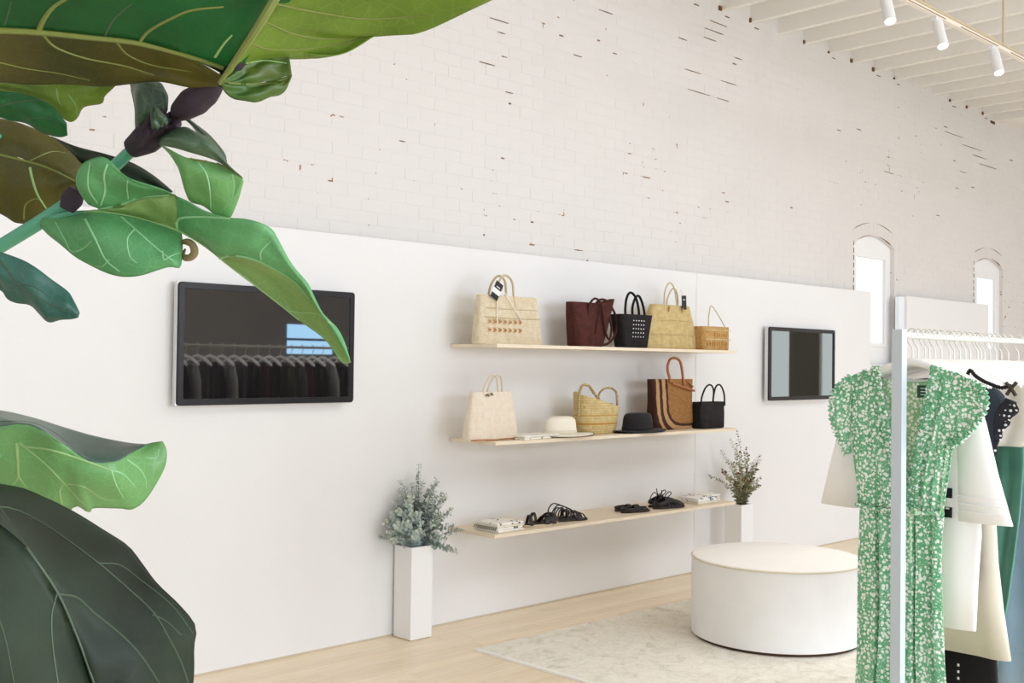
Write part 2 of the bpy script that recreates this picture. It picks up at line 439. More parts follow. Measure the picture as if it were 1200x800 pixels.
# other walls (seen only in the screens' reflections)
mb = MB()
mb.box(XL, 8.79, YF - .15, YF, 0, ZT); mb.box(9.69, XR, YF - .15, YF, 0, ZT)
mb.box(8.79, 9.69, YF - .15, YF, 0, 1.66); mb.box(8.79, 9.69, YF - .15, YF, 2.10, ZT)
M['greywall'] = paint('grey_street_wall', (0.24, 0.235, 0.23, 1), .7, .03, 1.2, .05)
struct('wall_front', mb, M['greywall'])
mb = MB(); mb.box(XL - .15, XL, YF - .15, 5.42, 0, ZT); struct('wall_left', mb, M['drywall'])
mb = MB()
ED = [(0.60, 1.00), (1.49, 1.75)]
ys = [YF - .15, .60, 1.00, 1.49, 1.75, 5.42]
for k, (a, b_) in enumerate(zip(ys, ys[1:])):
    if k % 2 == 0: mb.box(XR, XR + .15, a, b_, 0, ZT)
    else: mb.box(XR, XR + .15, a, b_, 2.75, ZT); mb.box(XR, XR + .15, a, b_, 0, .5)
struct('wall_right', mb, M['drywall'])
mb = MB(); mb.box(XR - .03, XR, 1.00, 1.49, 0, 2.9); struct('trim_2', mb, paint('dark_door_column', srgb(92, 86, 70), .6))
for k, (a, b_) in enumerate(ED):
    wo = empty('window_%d' % (k + 3), (XR + .05, (a + b_) / 2, .5)); wo['kind'] = 'structure'
    p = MB(); p.box(0, .01, -(b_ - a) / 2, (b_ - a) / 2, 0, 2.25); p.build('pane', M['pane_side'], wo, smooth=False)
    p = MB()
    for q in (-(b_ - a) / 2, (b_ - a) / 2 - .02): p.box(-.03, .0, q, q + .02, 0, 2.25)
    p.build('window_frame', M['white'], wo, smooth=False)
wo = empty('window_5', (9.24, YF - .08, 1.66)); wo['kind'] = 'structure'
p = MB(); p.box(-.45, .45, 0, .01, 0, .44); p.build('pane', M['pane_blue'], wo, smooth=False)
p = MB(); p.box(-.45, .45, -.0, .06, .20, .235)
for q in (-.45, .42): p.box(q, q + .03, 0, .06, 0, .44)
p.build('window_frame', M['black'], wo, smooth=False)

# ceiling: boards with exposed joists
mb = MB(); mb.box(XL, XR, YF, 5.42, ZC + .26, ZC + .32)
ceil = struct('ceiling', mb, M['ceil'])
jm = MB(); jm.box(-.028, .028, YF, YB + .004, 0, .265)
jo = jm.build('joist', M['ceil'], smooth=False, bevel=.003); jme = jo.data; bpy.data.objects.remove(jo)
k = -24
while True:
    x = 7.28 + .4197 * k
    if x > 12.4: break
    o = bpy.data.objects.new('joist', jme); COL.objects.link(o); o.parent = ceil
    o.location = (x, random.uniform(-.004, .0), ZC + random.uniform(-.003, .003)); k += 1
mb = MB(); mb.box(12.62, 12.80, YF, YB, ZC - .02, ZC + .26); mb.box(12.80, XR, YF, YB, ZC - .0, ZC + .26)
mb.build('beam', M['ceil'], ceil, smooth=False)
# crumbled pockets where the joists enter the brickwork
mb = MB()
for k in range(-9, 13):
    x = 7.28 + .4197 * k - .028
    rr = random.Random(k); a = rr.uniform(.012, .04); hgt = rr.uniform(.012, .034)
    if rr.random() < .15: continue
    mb.box(x - a, x - .001, YB - .012, YB + .01, ZC - hgt * .2, ZC + hgt)
    if rr.random() < .3: zq = ZC - .024 - rr.uniform(0, .012); mb.box(x + .06, x + .06 + rr.uniform(.03, .1), YB - .003, YB + .01, zq - .007, zq)
mb.box(5.93, 6.10, YB - .004, YB + .03, ZC - .17, ZC - .10); mb.box(12.5, 12.62, YB - .004, YB + .02, ZC - .06, ZC - .03)
mb.build('wall_pocket', M['dark'], bw, smooth=False)

# dark chips and cracked joints where the paint has come away from the bricks
mb = MB(); rr = random.Random(3)
def chip(x, z, l, h=.008):
    n = 5; top = []; bot = []
    for i in range(n):
        u = i / (n - 1); xx = x + l * u; e = h * (.35 + .65 * math.sin(PI * (u * .8 + .1))) * rr.uniform(.6, 1.1)
        top.append((xx, z + e / 2)); bot.append((xx, z - e / 2))
    vs = [(a, YB - .0028, b_) for a, b_ in top + bot[::-1]] + [(a, YB + .004, b_) for a, b_ in top + bot[::-1]]
    m_ = 2 * n; mb.add(vs, [tuple(range(m_))] + [(i, (i + 1) % m_, m_ + (i + 1) % m_, m_ + i) for i in range(m_)])
CH = [(574, 16, 22), (583, 32, 9), (562, 70, 18), (592, 108, 9), (702, 5, 16), (655, 41, 5), (672, 61, 10), (588, 61, 6), (468, 160, 7),
      (587, 185, 4), (596, 121, 3), (622, 260, 3), (566, 275, 2), (673, 289, 10), (687, 305, 2), (850, 236, 4), (700, 47, 3), (718, 62, 5),
      (826, 29, 22), (832, 22, 20), (825, 40, 14), (795, 45, 10), (861, 65, 9), (845, 92, 18), (803, 80, 18), (840, 112, 14), (806, 100, 26),
      (858, 74, 5), (1004, 151, 5), (1036, 201, 10), (1097, 252, 4), (1106, 148, 4), (1117, 188, 3), (1138, 219, 4), (1183, 187, 4),
      (1107, 151, 22), (1128, 168, 22), (1140, 178, 16), (1148, 190, 20), (1125, 200, 8), (1120, 220, 3), (926, 243, 3), (981, 152, 4)]
def onYB(px_, py_):
    d = FW + RT * ((px_ - 600) / FPX) + UP * ((400 - py_) / FPX); t = YB / d.y; return EYE + d * t
for a, b_, l in CH:
    q = onYB(a, b_); q2 = onYB(a + l, b_); zc = 2.295 + round((q.z - 2.295) / (BH + J)) * (BH + J) - J / 2
    if zc - q.z > .03 or l < 6: zc = q.z
    chip(q.x, zc, max(.01, q2.x - q.x), .0065 if l > 5 else .011)
mb.build('paint_chip', M['chip'], bw, smooth=False, kind='stuff')

# ================================================================ FURNITURE
# rug
def rug_mat():
    m = NT('faded_rug'); v = m.coord()
    a = m.n('TexNoise', _Scale=5.0, _Detail=8.0, _Roughness=0.75, _Distortion=1.6); m.l(v, a.inputs['Vector'])
    vo = m.n('TexVoronoi', feature='DISTANCE_TO_EDGE', _Scale=9.0); m.l(v, vo.inputs['Vector'])
    b = m.n('TexNoise', _Scale=160.0, _Detail=2.0); m.l(v, b.inputs['Vector'])
    c = m.ramp(a.outputs[0], [(0.30, srgb(212, 208, 194)[:3]), (0.46, srgb(242, 237, 226)[:3]), (0.62, srgb(250, 246, 238)[:3]), (0.8, srgb(228, 220, 204)[:3])])
    k = m.ramp(vo.outputs[0], [(0.0, (0.78, 0.77, 0.70)), (0.06, (1, 1, 1))])
    c = m.mix(0.35, c, m.mix(1.0, c, k, 'MULTIPLY'))
    g = m.ramp(b.outputs[0], [(0.35, (0.86, 0.86, 0.83)), (0.6, (1, 1, 1))])
    m.col(m.mix(1.0, c, g, 'MULTIPLY')); m.rough(0.95, 0.1); m.bump(b.outputs[0], 0.6, 0.003); return m.m
rug = empty('rug', (5.6, 3.2, 0.0), 'faded ivory and sage patterned rug under the round ottoman', 'rug')
p = MB(); p.box(-1.53, 1.60, -1.25, 1.24, 0.0005, 0.011); p.build('rug_field', rug_mat(), rug, smooth=False, bevel=.003)
p = MB()
p.box(-1.552, -1.524, -1.25, 1.24, .0006, .0118); p.build('edge_binding', cloth('rug_binding', srgb(246, 243, 236), 500), rug)
p = MB(); p.tube([(1.60, -1.25, .007), (1.60, 1.24, .0055)], .005, 8)
p.build('edge_binding', bpy.data.materials['rug_binding'], rug)

# ottoman
OC = (5.567, 3.504); R = .4885; H = .479
ot = empty('ottoman', (OC[0], OC[1], .0115), 'round cream upholstered ottoman with piped top edge on the rug', 'ottoman')
mo = cloth('cream_upholstery', srgb(243, 241, 238), 420, .9, .02, .6)
p = MB(); p.lathe([(R - .03, .0), (R - .02, 0), (R - .02, .022)], n=72); p.build('plinth', paint('dark_plinth', srgb(70, 48, 30), .8), ot)
p = MB(); hh = H - .011
p.lathe([(R - .02, .016), (R - .002, .018), (R, .03), (R + .002, .15), (R + .002, .3), (R, hh - .028), (R - .002, hh - .014)], n=96); p.build('side_cover', mo, ot)
p = MB(); p.lathe([(R - .002, hh - .014), (R - .006, hh - .006), (R - .03, hh - .001), (R - .12, hh + .004), (.12, hh + .007), (.001, hh + .007)], n=96, cap0=False); p.build('top_cushion', cloth('cream_upholstery_top', srgb(248, 245, 241), 420, .9, .01, .3), ot)
p = MB(); p.tube([(math.cos(t * PI / 48) * (R + .001), math.sin(t * PI / 48) * (R + .001), hh - .014) for t in range(97)], .0045, 8, cap=False); p.build('piping', cloth('piping', srgb(222, 212, 186), 420), ot)

# wall screens
def screen(x0, z0, label):
    t = empty('wall_screen', (x0 + .525, YW, z0), label, 'screen', None)
    w_, h_ = 1.05, .61
    p = MB(); p.box(-w_ / 2 + .12, w_ / 2 - .12, -.032, -.001, .12, h_ - .12); p.build('wall_mount', M['black'], t, smooth=False, bevel=.004)
    p = MB(); p.box(-w_ / 2, w_ / 2, -.062, -.03, 0, h_); p.build('back_housing', M['silver'], t, smooth=False, bevel=.006)
    b = .034; f = MB()
    def rrect(hw, z0_, z1_, r, y):
        out = []
        for cx_, cz_, a0 in ((hw - r, z1_ - r, 0), (-hw + r, z1_ - r, 90), (-hw + r, z0_ + r, 180), (hw - r, z0_ + r, 270)):
            for q in range(6):
                a = math.radians(a0 + q * 18); out.append(Vector((cx_ + r * math.cos(a), y, cz_ + r * math.sin(a))))
        return out
    o1 = rrect(w_ / 2 - .003, .003, h_ - .003, .018, -.062); o2 = rrect(w_ / 2 - .003, .003, h_ - .003, .018, -.074); o3 = rrect(w_ / 2 - .006, .006, h_ - .006, .016, -.077)
    i3 = rrect(w_ / 2 - b, b, h_ - b, .003, -.077); i2 = rrect(w_ / 2 - b - .001, b + .001, h_ - b - .001, .002, -.070)
    f.rings([o1, o2, o3, i3, i2], cap0=True, cap1=False); f.build('bezel', M['black'], t)
    f = MB(); f.box(-w_ / 2 + b - .002, w_ / 2 - b + .002, -.0712, -.0700, b - .002, h_ - b + .002); f.build('glass_panel', M['screen'], t, smooth=False)
    return t
screen(2.515, 1.349, 'wide black wall screen at left, behind the hanging fig leaf, reflecting a clothes rail')
screen(7.69, 1.291, 'black wall screen with silver side rim between the shelves and the clothes rack')

# shelves
SH = [(1.688, 'top birch wall shelf holding five woven bags'), (1.122, 'middle birch wall shelf holding bags and two hats'),
      (.585, 'lowest birch wall shelf holding sandals and folded cloths')]
for z, lab in SH:
    t = empty('wall_shelf', (4.33, YW + .003, z), lab, 'shelf', 'long birch shelves on the white wall')
    p = MB(); p.box(0, 2.42, -.41, 0, -.02, 0); p.build('shelf_board', M['shelfwood'], t, smooth=False, bevel=.0015)
    for bx in (.35, 1.2, 2.05):
        p = MB(); p.tube([(bx, -.3, -.010), (bx, -.001, -.010)], .0055, 8); p.build('hidden_pin', M['silver'], t)

# planters with eucalyptus
def planter(x, y, h_, lab):
    t = empty('planter', (x, y, 0), lab, 'planter', None); a = .0775; q = a - .008
    p = MB()
    def sq(s, z): return [Vector((s, s, z)), Vector((-s, s, z)), Vector((-s, -s, z)), Vector((s, -s, z))]
    p.rings([sq(a - .004, 0.004), sq(a, .006), sq(a, h_), sq(q, h_), sq(q, h_ - .05)], cap0=True, cap1=False)
    p.build('box', M['white'], t, smooth=False, bevel=.0015)
    p = MB(); p.box(-a + .006, a - .006, -a + .006, a - .006, 0.0, .006); p.build('base', paint('planter_base', srgb(200, 170, 120), .7), t, smooth=False)
    p = MB(); p.box(-q, q, -q, q, h_ - .05, h_ - .02); p.build('soil', paint('soil', srgb(46, 38, 30), .9, .2, 60, .8), t, smooth=False)
    return t
planter(3.987, 4.906, .527, 'tall square white planter left of the shelves on the wooden floor')
planter(7.06, 4.78, .527, 'tall square white planter behind the ottoman at the shelves right end')
def leafmat(name, c1, c2, c3):
    m = NT(name); v = m.coord()
    no = m.n('TexNoise', _Scale=22.0, _Detail=2.0); m.l(v, no.inputs['Vector'])
    m.col(m.ramp(no.outputs[0], [(0.35, c1), (0.55, c2), (0.72, c3)])); m.rough(.6, .3); return m.m
EUL = leafmat('eucalyptus_leaf', srgb(164, 180, 176), srgb(198, 210, 204), srgb(142, 160, 152))
EUL2 = leafmat('eucalyptus_leaf_sage', srgb(168, 180, 160), srgb(204, 212, 198), srgb(138, 138, 112))
EUG = leafmat('eucalyptus_leaf_olive', srgb(136, 144, 104), srgb(178, 180, 146), srgb(146, 116, 78))
EUT = leafmat('eucalyptus_tip', srgb(120, 84, 50), srgb(96, 70, 44), srgb(140, 104, 66))
STM = paint('twig', srgb(120, 104, 76), .7)
def sprig(root, base, tip, bend, n, size, ml, mt, rr):
    P = catmull([base, Vector(base).lerp(Vector(tip), .5) + Vector(bend), tip], 14)
    p = MB(); p.tube(P, [.0022, .0007], 5, 0)
    for i in range(n):
        u = .12 + .88 * (i / n) ** .9; k = min(int(u * 13), 12); f = u * 13 - k
        c = P[k].lerp(P[k + 1], f); T = (P[k + 1] - P[k]).normalized()
        a0 = rr.uniform(0, 6.28)
        for s in (0, PI):
            a = a0 + s + rr.uniform(-.3, .3)
            side = (T.orthogonal().normalized()); side = Matrix.Rotation(a, 3, T) @ side
            d = (side + T * rr.uniform(.1, .7)).normalized(); wv = d.cross(T).normalized() if d.cross(T).length > .01 else d.orthogonal()
            nrm = d.cross(wv)
            L = size * (1.1 - .45 * u) * rr.uniform(.75, 1.2); W = L * .42
            b = c + d * .002
            vs = [b, b + d * L * .3 + wv * W * .85 + nrm * L * .05, b + d * L * .7 + wv * W + nrm * L * .1, b + d * L,
                  b + d * L * .7 - wv * W + nrm * L * .1, b + d * L * .3 - wv * W * .85 + nrm * L * .05, b + d * L * .5]
            p.add(vs, [(0, 1, 6), (1, 2, 6), (2, 3, 6), (3, 4, 6), (4, 5, 6), (5, 0, 6)], 2 if (u > .82 and rr.random() < .6) else 1)
    return p.build('sprig', [STM, ml, mt], root, smooth=True)
def bouquet(pos, lab, targets, ml, mt, n, size, seed, sp=.03):
    t = empty('eucalyptus_bunch', pos, lab, 'plant'); rr = random.Random(seed)
    for tp in targets:
        d = Vector(tp); a = math.atan2(d.y, d.x)
        sprig(t, (rr.uniform(-sp, sp), rr.uniform(-sp, sp), -.03), tp, (-.1 * d.x + rr.uniform(-.02, .02), -.1 * d.y + rr.uniform(-.02, .02), .02 + .03 * abs(d.x)), n, size, ml, mt, rr)
    return t
rr = random.Random(5); T1 = []
# dx (along the wall), dy, dz of the sprig tips
for dx, dz in ((0.02, .46), (-.08, .37), (-.15, .30), (.06, .36), (.13, .37), (.19, .345), (.10, .30), (-.03, .34), (.17, .25), (.21, .19), (.22, .10), (-.19, .22), (-.215, .14),
               (-.20, .07), (-.12, .25), (.0, .28), (-.07, .24), (.06, .24), (.13, .18), (.16, .02), (.19, -.045), (.12, .10), (-.14, .14), (-.12, .06), (.04, .16), (-.04, .14), (-.08, .08), (.08, .06), (0, .07), (-.16, .19), (.1, .22), (.02, .2)):
    for q in range(3):
        yy = rr.uniform(-.17, .07) * (1 - .5 * (dz > .3))
        T1.append((dx + rr.uniform(-.02, .02) * (q > 0), yy, dz * (1 - .12 * q) + (rr.uniform(-.02, .02) if q else 0)))
bouquet((3.987, 4.906, .535), 'bushy grey-green eucalyptus bunch in the left planter', T1, EUL, EUL2, 26, .031, 11)
T2 = []
for dx, dz in ((.10, .55), (-.16, .50), (-.35, .27), (-.26, .33), (-.10, .40), (.02, .38), (.16, .42), (.28, .36), (.27, .24), (.20, .22), (-.05, .28), (.05, .26), (.12, .25), (-.2, .2), (-.13, .2), (.18, .12), (.0, .18), (-.05, .12), (.1, .14)):
    for q in range(2):
        T2.append((dx * (1 - .15 * q) * .92, rr.uniform(-.16, .12), dz * (1 - .2 * q) + rr.uniform(-.01, .01)))
bouquet((7.10, 4.78, .535), 'tall sparse olive-brown eucalyptus bunch in the right planter', T2, EUG, EUT, 22, .026, 23)

# track lights
tr = empty('light_track', (8.2, 3.21, 3.9), 'long white ceiling light track hung on thin rods', 'light track')
p = MB(); p.box(-2.7, 4.2, -.018, .018, -.012, .016); p.build('rail', paint('track_white', srgb(232, 224, 208), .4), tr, smooth=False, bevel=.002)
p = MB()
for k in range(8): p.box(-2.6 + k * .85, -2.6 + k * .85 + .62, -.0185, -.0175, -.006, .001)
p.build('slot', paint('track_slot', srgb(126, 96, 56), .5), tr, smooth=False)
p = MB(); p.box(-2.7, 4.2, -.022, .022, .018, .034); p.build('shadow_edge', paint('track_shadow_tan', srgb(196, 180, 146), .5), tr, smooth=False, bevel=.002)  # tan strip: shadowed edge of the track put into the colour
for dx in (-1.41, -.14, 1.13, 2.4, 3.67):
    p = MB(); p.tube([(dx, 0, .03), (dx, 0, ZC + .26 - 3.9)], .009, 8)
    p.build('rod', paint('rod_brass', srgb(200, 186, 154), .4) if dx < -1.4 else bpy.data.materials['rod_brass'], tr)
SPM = paint('spot_white', srgb(235, 235, 235), .35); SPX = (6.26, 6.98, 7.88); LENS = emis('lamp_face', (1, .97, .92, 1), 6.0)
for i, (x, lab) in enumerate(((SPX[0], 'nearest'), (SPX[1], 'middle'), (SPX[2], 'farthest'))):
    t = empty('track_spotlight', (x, 3.21, 3.887), 'white cylindrical track spotlight, %s of the three in view' % lab, 'spotlight', 'white spotlights on the ceiling track')
    p = MB(); p.box(-.045, .045, -.016, .016, -.022, 0); p.build('adapter', SPM, t, smooth=False, bevel=.002)
    tilt = Vector((0, 0, -1)).rotation_difference(Vector((-.30, -.36, -1)).normalized()).to_matrix().to_4x4()
    tilt.translation = (0, 0, -.03)
    p = MB(); n = 28
    p.lathe([(.012, .01), (.030, .006), (.036, -.0), (.036, -.20), (.032, -.20), (.031, -.19)], n=n, cap1=False); p.v = [tilt @ v for v in p.v]; p.build('lamp_housing', SPM, t)
    p = MB(); p.lathe([(.031, -.192), (.02, -.197), (.001, -.199)], n=n, cap0=False); p.v = [tilt @ v for v in p.v]; p.build('lamp_lens', LENS, t)
    l = bpy.data.lights.new('spot_bulb', 'SPOT'); l.energy = 45; l.color = (1, .93, .84); l.spot_size = math.radians(70); l.spot_blend = .6; l.shadow_soft_size = .04
    lo = bpy.data.objects.new('spot_bulb', l); COL.objects.link(lo); lo.parent = t; lo.matrix_local = tilt @ Matrix.Translation((0, 0, -.22))

# ================================================================ THINGS ON THE SHELVES
Z1, Z2, Z3 = 1.688, 1.122, .585
def sring(z, hw, hd, cx=0, cy=0, n=40, e=4.0, fn=None):
    out = []
    for j in range(n):
        a = 2 * PI * j / n; c, s = math.cos(a), math.sin(a)
        x = math.copysign(abs(c) ** (2 / e), c) * hw; y = math.copysign(abs(s) ** (2 / e), s) * hd
        v = Vector((cx + x, cy + y, z))
        if fn: v = fn(v, a)
        out.append(v)
    return out
def bag(name, label, x, y, z, secs, mat, handle=None, group='woven bags on the wall shelves', rz=0, e=4.5, fn=None, wall=.004, cat='bag', n=44):
    """secs: (z, half width, half depth, centre shift) bottom to top; open top with an inner wall"""
    t = empty(name, (x, y, z), label, cat, group, rz=rz)
    p = MB(); R_ = []
    for s in secs: R_.append(sring(s[0], s[1], s[2], s[3] if len(s) > 3 else 0, 0, n, e, fn))
    top = secs[-1]
    R_.append(sring(top[0] + .003, top[1] - wall * .5, top[2] - wall * .5, top[3] if len(top) > 3 else 0, 0, n, e, fn))
    for s in reversed(secs[1:]):
        R_.append(sring(s[0], max(s[1] - wall, .003), max(s[2] - wall, .002), s[3] if len(s) > 3 else 0, 0, n, e, fn))
    p.rings(R_, cap0=True, cap1=True); p.build('body', mat, t, angle=60)
    return t
def handle(t, pts, r, mat, name='handle', n=8, sm=28, label=None):
    p = MB(); p.tube(pts, r, n, sm=sm); return p.build(name, mat, t, label=label)
def hangtag(t, loc, w_, h_, rot, parts=((0, 1, 'black'),), cord=None, name='swing_tag'):
    g = MB(); Mx = Matrix.Translation(loc) @ rot
    for a, b_, m_ in parts: g.box(-w_ / 2, w_ / 2, -.001, .001, -h_ * b_, -h_ * a, {'black': 0, 'white': 1}[m_], Mx)
    g.box(-w_ * .25, w_ * .25, -.0014, -.0012, -h_ * .32, -h_ * .27, 1, Mx)
    if cord: g.tube(cord, .0012, 5, 2)
    return g.build(name, [M['tagblack'], M['tagwhite'], M['rope']], t, smooth=False)
M['tagblack'] = paint('tag_black', srgb(30, 28, 30), .5); M['tagwhite'] = paint('tag_white', srgb(240, 240, 238), .5); M['rope'] = cloth('natural_rope', srgb(205, 188, 152), 600)
NAT = weave('natural_raffia', srgb(236, 224, 198), srgb(210, 190, 152), 110, 40)
NAT2 = weave('pale_palm_leaf', srgb(242, 232, 216), srgb(226, 208, 184), 95, 95, strength=.5)
STR = weave('golden_straw', srgb(222, 200, 148), srgb(188, 160, 100), 130, 30)
BRN = weave('chocolate_leather_weave', srgb(92, 46, 38), srgb(52, 24, 20), 85, 60)
BLK = weave('black_weave', srgb(44, 40, 42), srgb(18, 16, 18), 110, 90)
ORG = weave('amber_straw', srgb(210, 180, 120), srgb(170, 110, 50), 90, 60)
BLH = cloth('black_cord', srgb(26, 24, 26), 500); BRH = cloth('brown_strap', srgb(70, 34, 28), 400)

# 1 natural tote with openwork, tag and tassel cords
t = bag('woven_tote', 'natural raffia tote with black and white swing tag, far left of top shelf', 4.575, 4.76, Z1,
        [(0, .262, .05), (.01, .27, .055), (.1, .262, .052, -.003), (.2, .248, .045, -.006), (.29, .236, .036, -.01)], NAT)
for s in (-1, 1):
    handle(t, [(-.13, s * .034 - .006, .20), (-.13, s * .034, .285), (-.115, s * .03, .36), (-.06, s * .026, .415), (.0, s * .03, .385), (.015, s * .034, .285), (.02, s * .036 - .006, .21)], .007, M['rope'])
M['amber_stitch'] = paint('amber_stitch', srgb(196, 140, 62), .6)
for row in (.085, .135):
    p = MB()
    for k in range(7):
        xx = -.205 + k * .042
        p.tube([(xx - .011, -.056, row - .014), (xx + .004, -.0585, row), (xx - .011, -.056, row + .014)], [.001, .004, .001], 6)
        p.tube([(xx + .003, -.0562, row - .014), (xx + .014, -.058, row), (xx + .003, -.0562, row + .014)], [.001, .003, .001], 6)
    p.build('openwork_row', M['amber_stitch'], t)
p = MB(); p.tube([(-.235, -.053, .160), (0, -.0545, .157), (.225, -.052, .160)], .003, 6); p.tube([(-.225, -.046, .215), (0, -.048, .212), (.205, -.046, .215)], .002, 6); p.build('braid_line', M['rope'], t)
p = MB(); p.tube([(-.115, -.04, .36), (-.14, -.05, .25), (-.145, -.062, .12)], .003, 6); p.tube([(-.11, -.04, .36), (-.02, -.056, .24), (.06, -.064, .14)], .003, 6); p.build('tassel_cord', paint('cream_cord', srgb(244, 238, 222), .7), t)
hangtag(t, (-.118, -.052, .365), .062, .105, Matrix.Rotation(math.radians(28), 4, 'Y'), ((0, .42, 'black'), (.42, .72, 'white'), (.72, 1, 'black')), [(-.105, -.04, .395), (-.118, -.05, .36)])

# 2 brown tote, handles flopped
t = bag('leather_tote', 'dark chocolate woven leather tote with long drooping straps on top shelf', 5.315, 4.77, Z1,
        [(0, .122, .055, -.03), (.01, .132, .06, -.03), (.1, .156, .062, -.014), (.2, .188, .055, .002), (.285, .215, .042, .018)], BRN,
        fn=lambda v, a: Vector((v.x, v.y, v.z + (.028 * (v.x / .2) ** 2 * (v.x > 0) - .0) * (v.z > .18))))
handle(t, [(-.06, -.05, .20), (-.055, -.055, .27), (-.01, -.06, .315), (.045, -.062, .29), (.07, -.066, .2), (.09, -.07, .1), (.13, -.068, .05), (.16, -.06, .12), (.15, -.05, .2)], .0075, BRH, 'strap')
handle(t, [(.02, -.035, .26), (.05, -.04, .305), (.13, -.035, .31), (.21, -.03, .25), (.25, -.03, .17), (.225, -.03, .08), (.17, -.03, .03), (.09, -.03, .012)], .008, BRH, 'strap')
p = MB(); p.tube([(.045, -.064, .24), (.01, -.066, .16), (.0, -.066, .08)], .004, 6); p.build('lacing', BRH, t)

# 3 black basket with pin holes
t = bag('woven_basket', 'black open basket with white eyelet grid and tall crossed handles on top shelf', 5.715, 4.74, Z1,
        [(0, .12, .055), (.01, .128, .06), (.1, .142, .066), (.2, .162, .072), (.222, .168, .074)], BLK)
handle(t, [(-.125, -.055, .19), (-.127, -.052, .26), (-.105, -.045, .335), (-.06, -.04, .372), (-.012, -.045, .34), (.012, -.05, .27), (.012, -.058, .2)], .0085, BLH)
handle(t, [(.055, .035, .2), (.05, .033, .28), (.08, .03, .35), (.12, .03, .355), (.165, .033, .29), (.19, .035, .2)], .0085, BLH)
p = MB()
for r_ in range(5):
    for c_ in range(5): p.tube([(-.062 + c_ * .027, -.0700 + .002 * (4 - r_) * .6, .075 + r_ * .027), (-.062 + c_ * .027, -.0745 + .002 * (4 - r_) * .8, .0755 + r_ * .027)], .0042, 8)
p.build('eyelet', M['tagwhite'], t)

# 4 golden straw tote
t = bag('straw_tote', 'large golden straw tote with thin arched handles and a black tag on top shelf', 6.19, 4.79, Z1,
        [(0, .29, .052), (.012, .312, .06), (.06, .31, .06), (.18, .26, .05), (.26, .228, .042), (.31, .208, .034, .01)], STR)
for s in (-1, 1):
    handle(t, [(-.1, s * .035, .25), (-.1, s * .035, .31), (-.085, s * .03, .41), (-.035, s * .03, .47), (.02, s * .03, .43), (.045, s * .035, .31), (.045, s * .035, .25)] if s < 0 else
           [(.01, .035, .26), (.02, .03, .36), (.07, .03, .43), (.115, .03, .43), (.14, .03, .36), (.14, .035, .26)], .0055, M['rope'])
for xx in (-.055, .1):
    p = MB(); p.tube([(xx, -.046, .305), (xx - .008, -.052, .285), (xx - .014, -.052, .262)], [.003, .007, .003], 8); p.build('knot', paint('gold_knot', srgb(180, 140, 70), .6) if xx < 0 else bpy.data.materials['gold_knot'], t)
hangtag(t, (.105, -.05, .385), .052, .1, Matrix.Rotation(math.radians(-4), 4, 'Y'), ((0, 1, 'black'),), [(.09, -.03, .43), (.105, -.05, .383)])
p = MB(); p.tube([(-.2, -.05, .2), (0, -.056, .206), (.2, -.05, .2)], .0025, 6); p.tube([(-.26, -.057, .1), (0, -.062, .104), (.26, -.057, .1)], .0025, 6); p.build('course_ridge', STR, t)

# 5 small basket
t = bag('small_basket', 'small amber openwork basket with one thin arched handle, right end of top shelf', 6.60, 4.72, Z1,
        [(0, .155, .06), (.008, .162, .065), (.09, .165, .066), (.168, .165, .064)], ORG)
handle(t, [(-.1, -.05, .14), (-.095, -.045, .2), (-.05, -.02, .28), (0, 0, .325), (.05, -.01, .28), (.09, -.04, .2), (.115, -.055, .14)], .004, M['rope'])
for row in (.045, .11):
    p = MB()
    for k in range(9):
        xx = -.135 + k * .0285
        if row > .1 and k < 3: continue
        p.tube([(xx, -.066, row - .02), (xx + .009, -.0685, row), (xx, -.066, row + .02)], [.001, .0042, .001], 6)
    p.build('openwork_row', M['amber_stitch'], t)
p = MB(); p.tube([(-.155, -.0655, .078), (.155, -.0655, .078)], .003, 6); p.tube([(-.155, -.0655, .145), (.155, -.0655, .145)], .002, 6); p.build('braid_line', M['rope'], t)

# 6 pale bag, middle shelf
t = bag('palm_leaf_bag', 'pale cream palm-leaf bag with two thin handles, left end of middle shelf', 4.405, 4.72, Z2,
        [(0, .195, .045), (.012, .202, .05), (.1, .192, .046), (.2, .172, .036), (.283, .156, .026)], NAT2)
for s in (-1, 1):
    handle(t, [(-.085 + .075 * (s > 0), s * .026, .22), (-.08 + .075 * (s > 0), s * .022, .30), (-.03 + .075 * (s > 0), s * .02, .375), (.02 + .075 * (s > 0), s * .02, .37), (.035 + .075 * (s > 0), s * .022, .30), (.035 + .075 * (s > 0), s * .026, .22)], .0045, paint('pale_handle', srgb(214, 196, 172), .6) if s < 0 else bpy.data.materials['pale_handle'])
p = MB(); p.tube([(-.07, -.034, .265), (-.06, -.04, .272), (-.05, -.036, .262)], .006, 8); p.tube([(-.035, -.034, .272), (-.028, -.04, .276), (-.02, -.036, .268)], .006, 8); p.build('bead', paint('bead_grey', srgb(120, 116, 96), .5), t)
p = MB(); p.tube([(-.195, -.049, .006), (-.1, -.051, .008), (0, -.051, .004), (.1, -.051, .008), (.195, -.049, .006)], .004, 6); p.build('base_braid', paint('base_braid', srgb(170, 110, 60), .7), t)

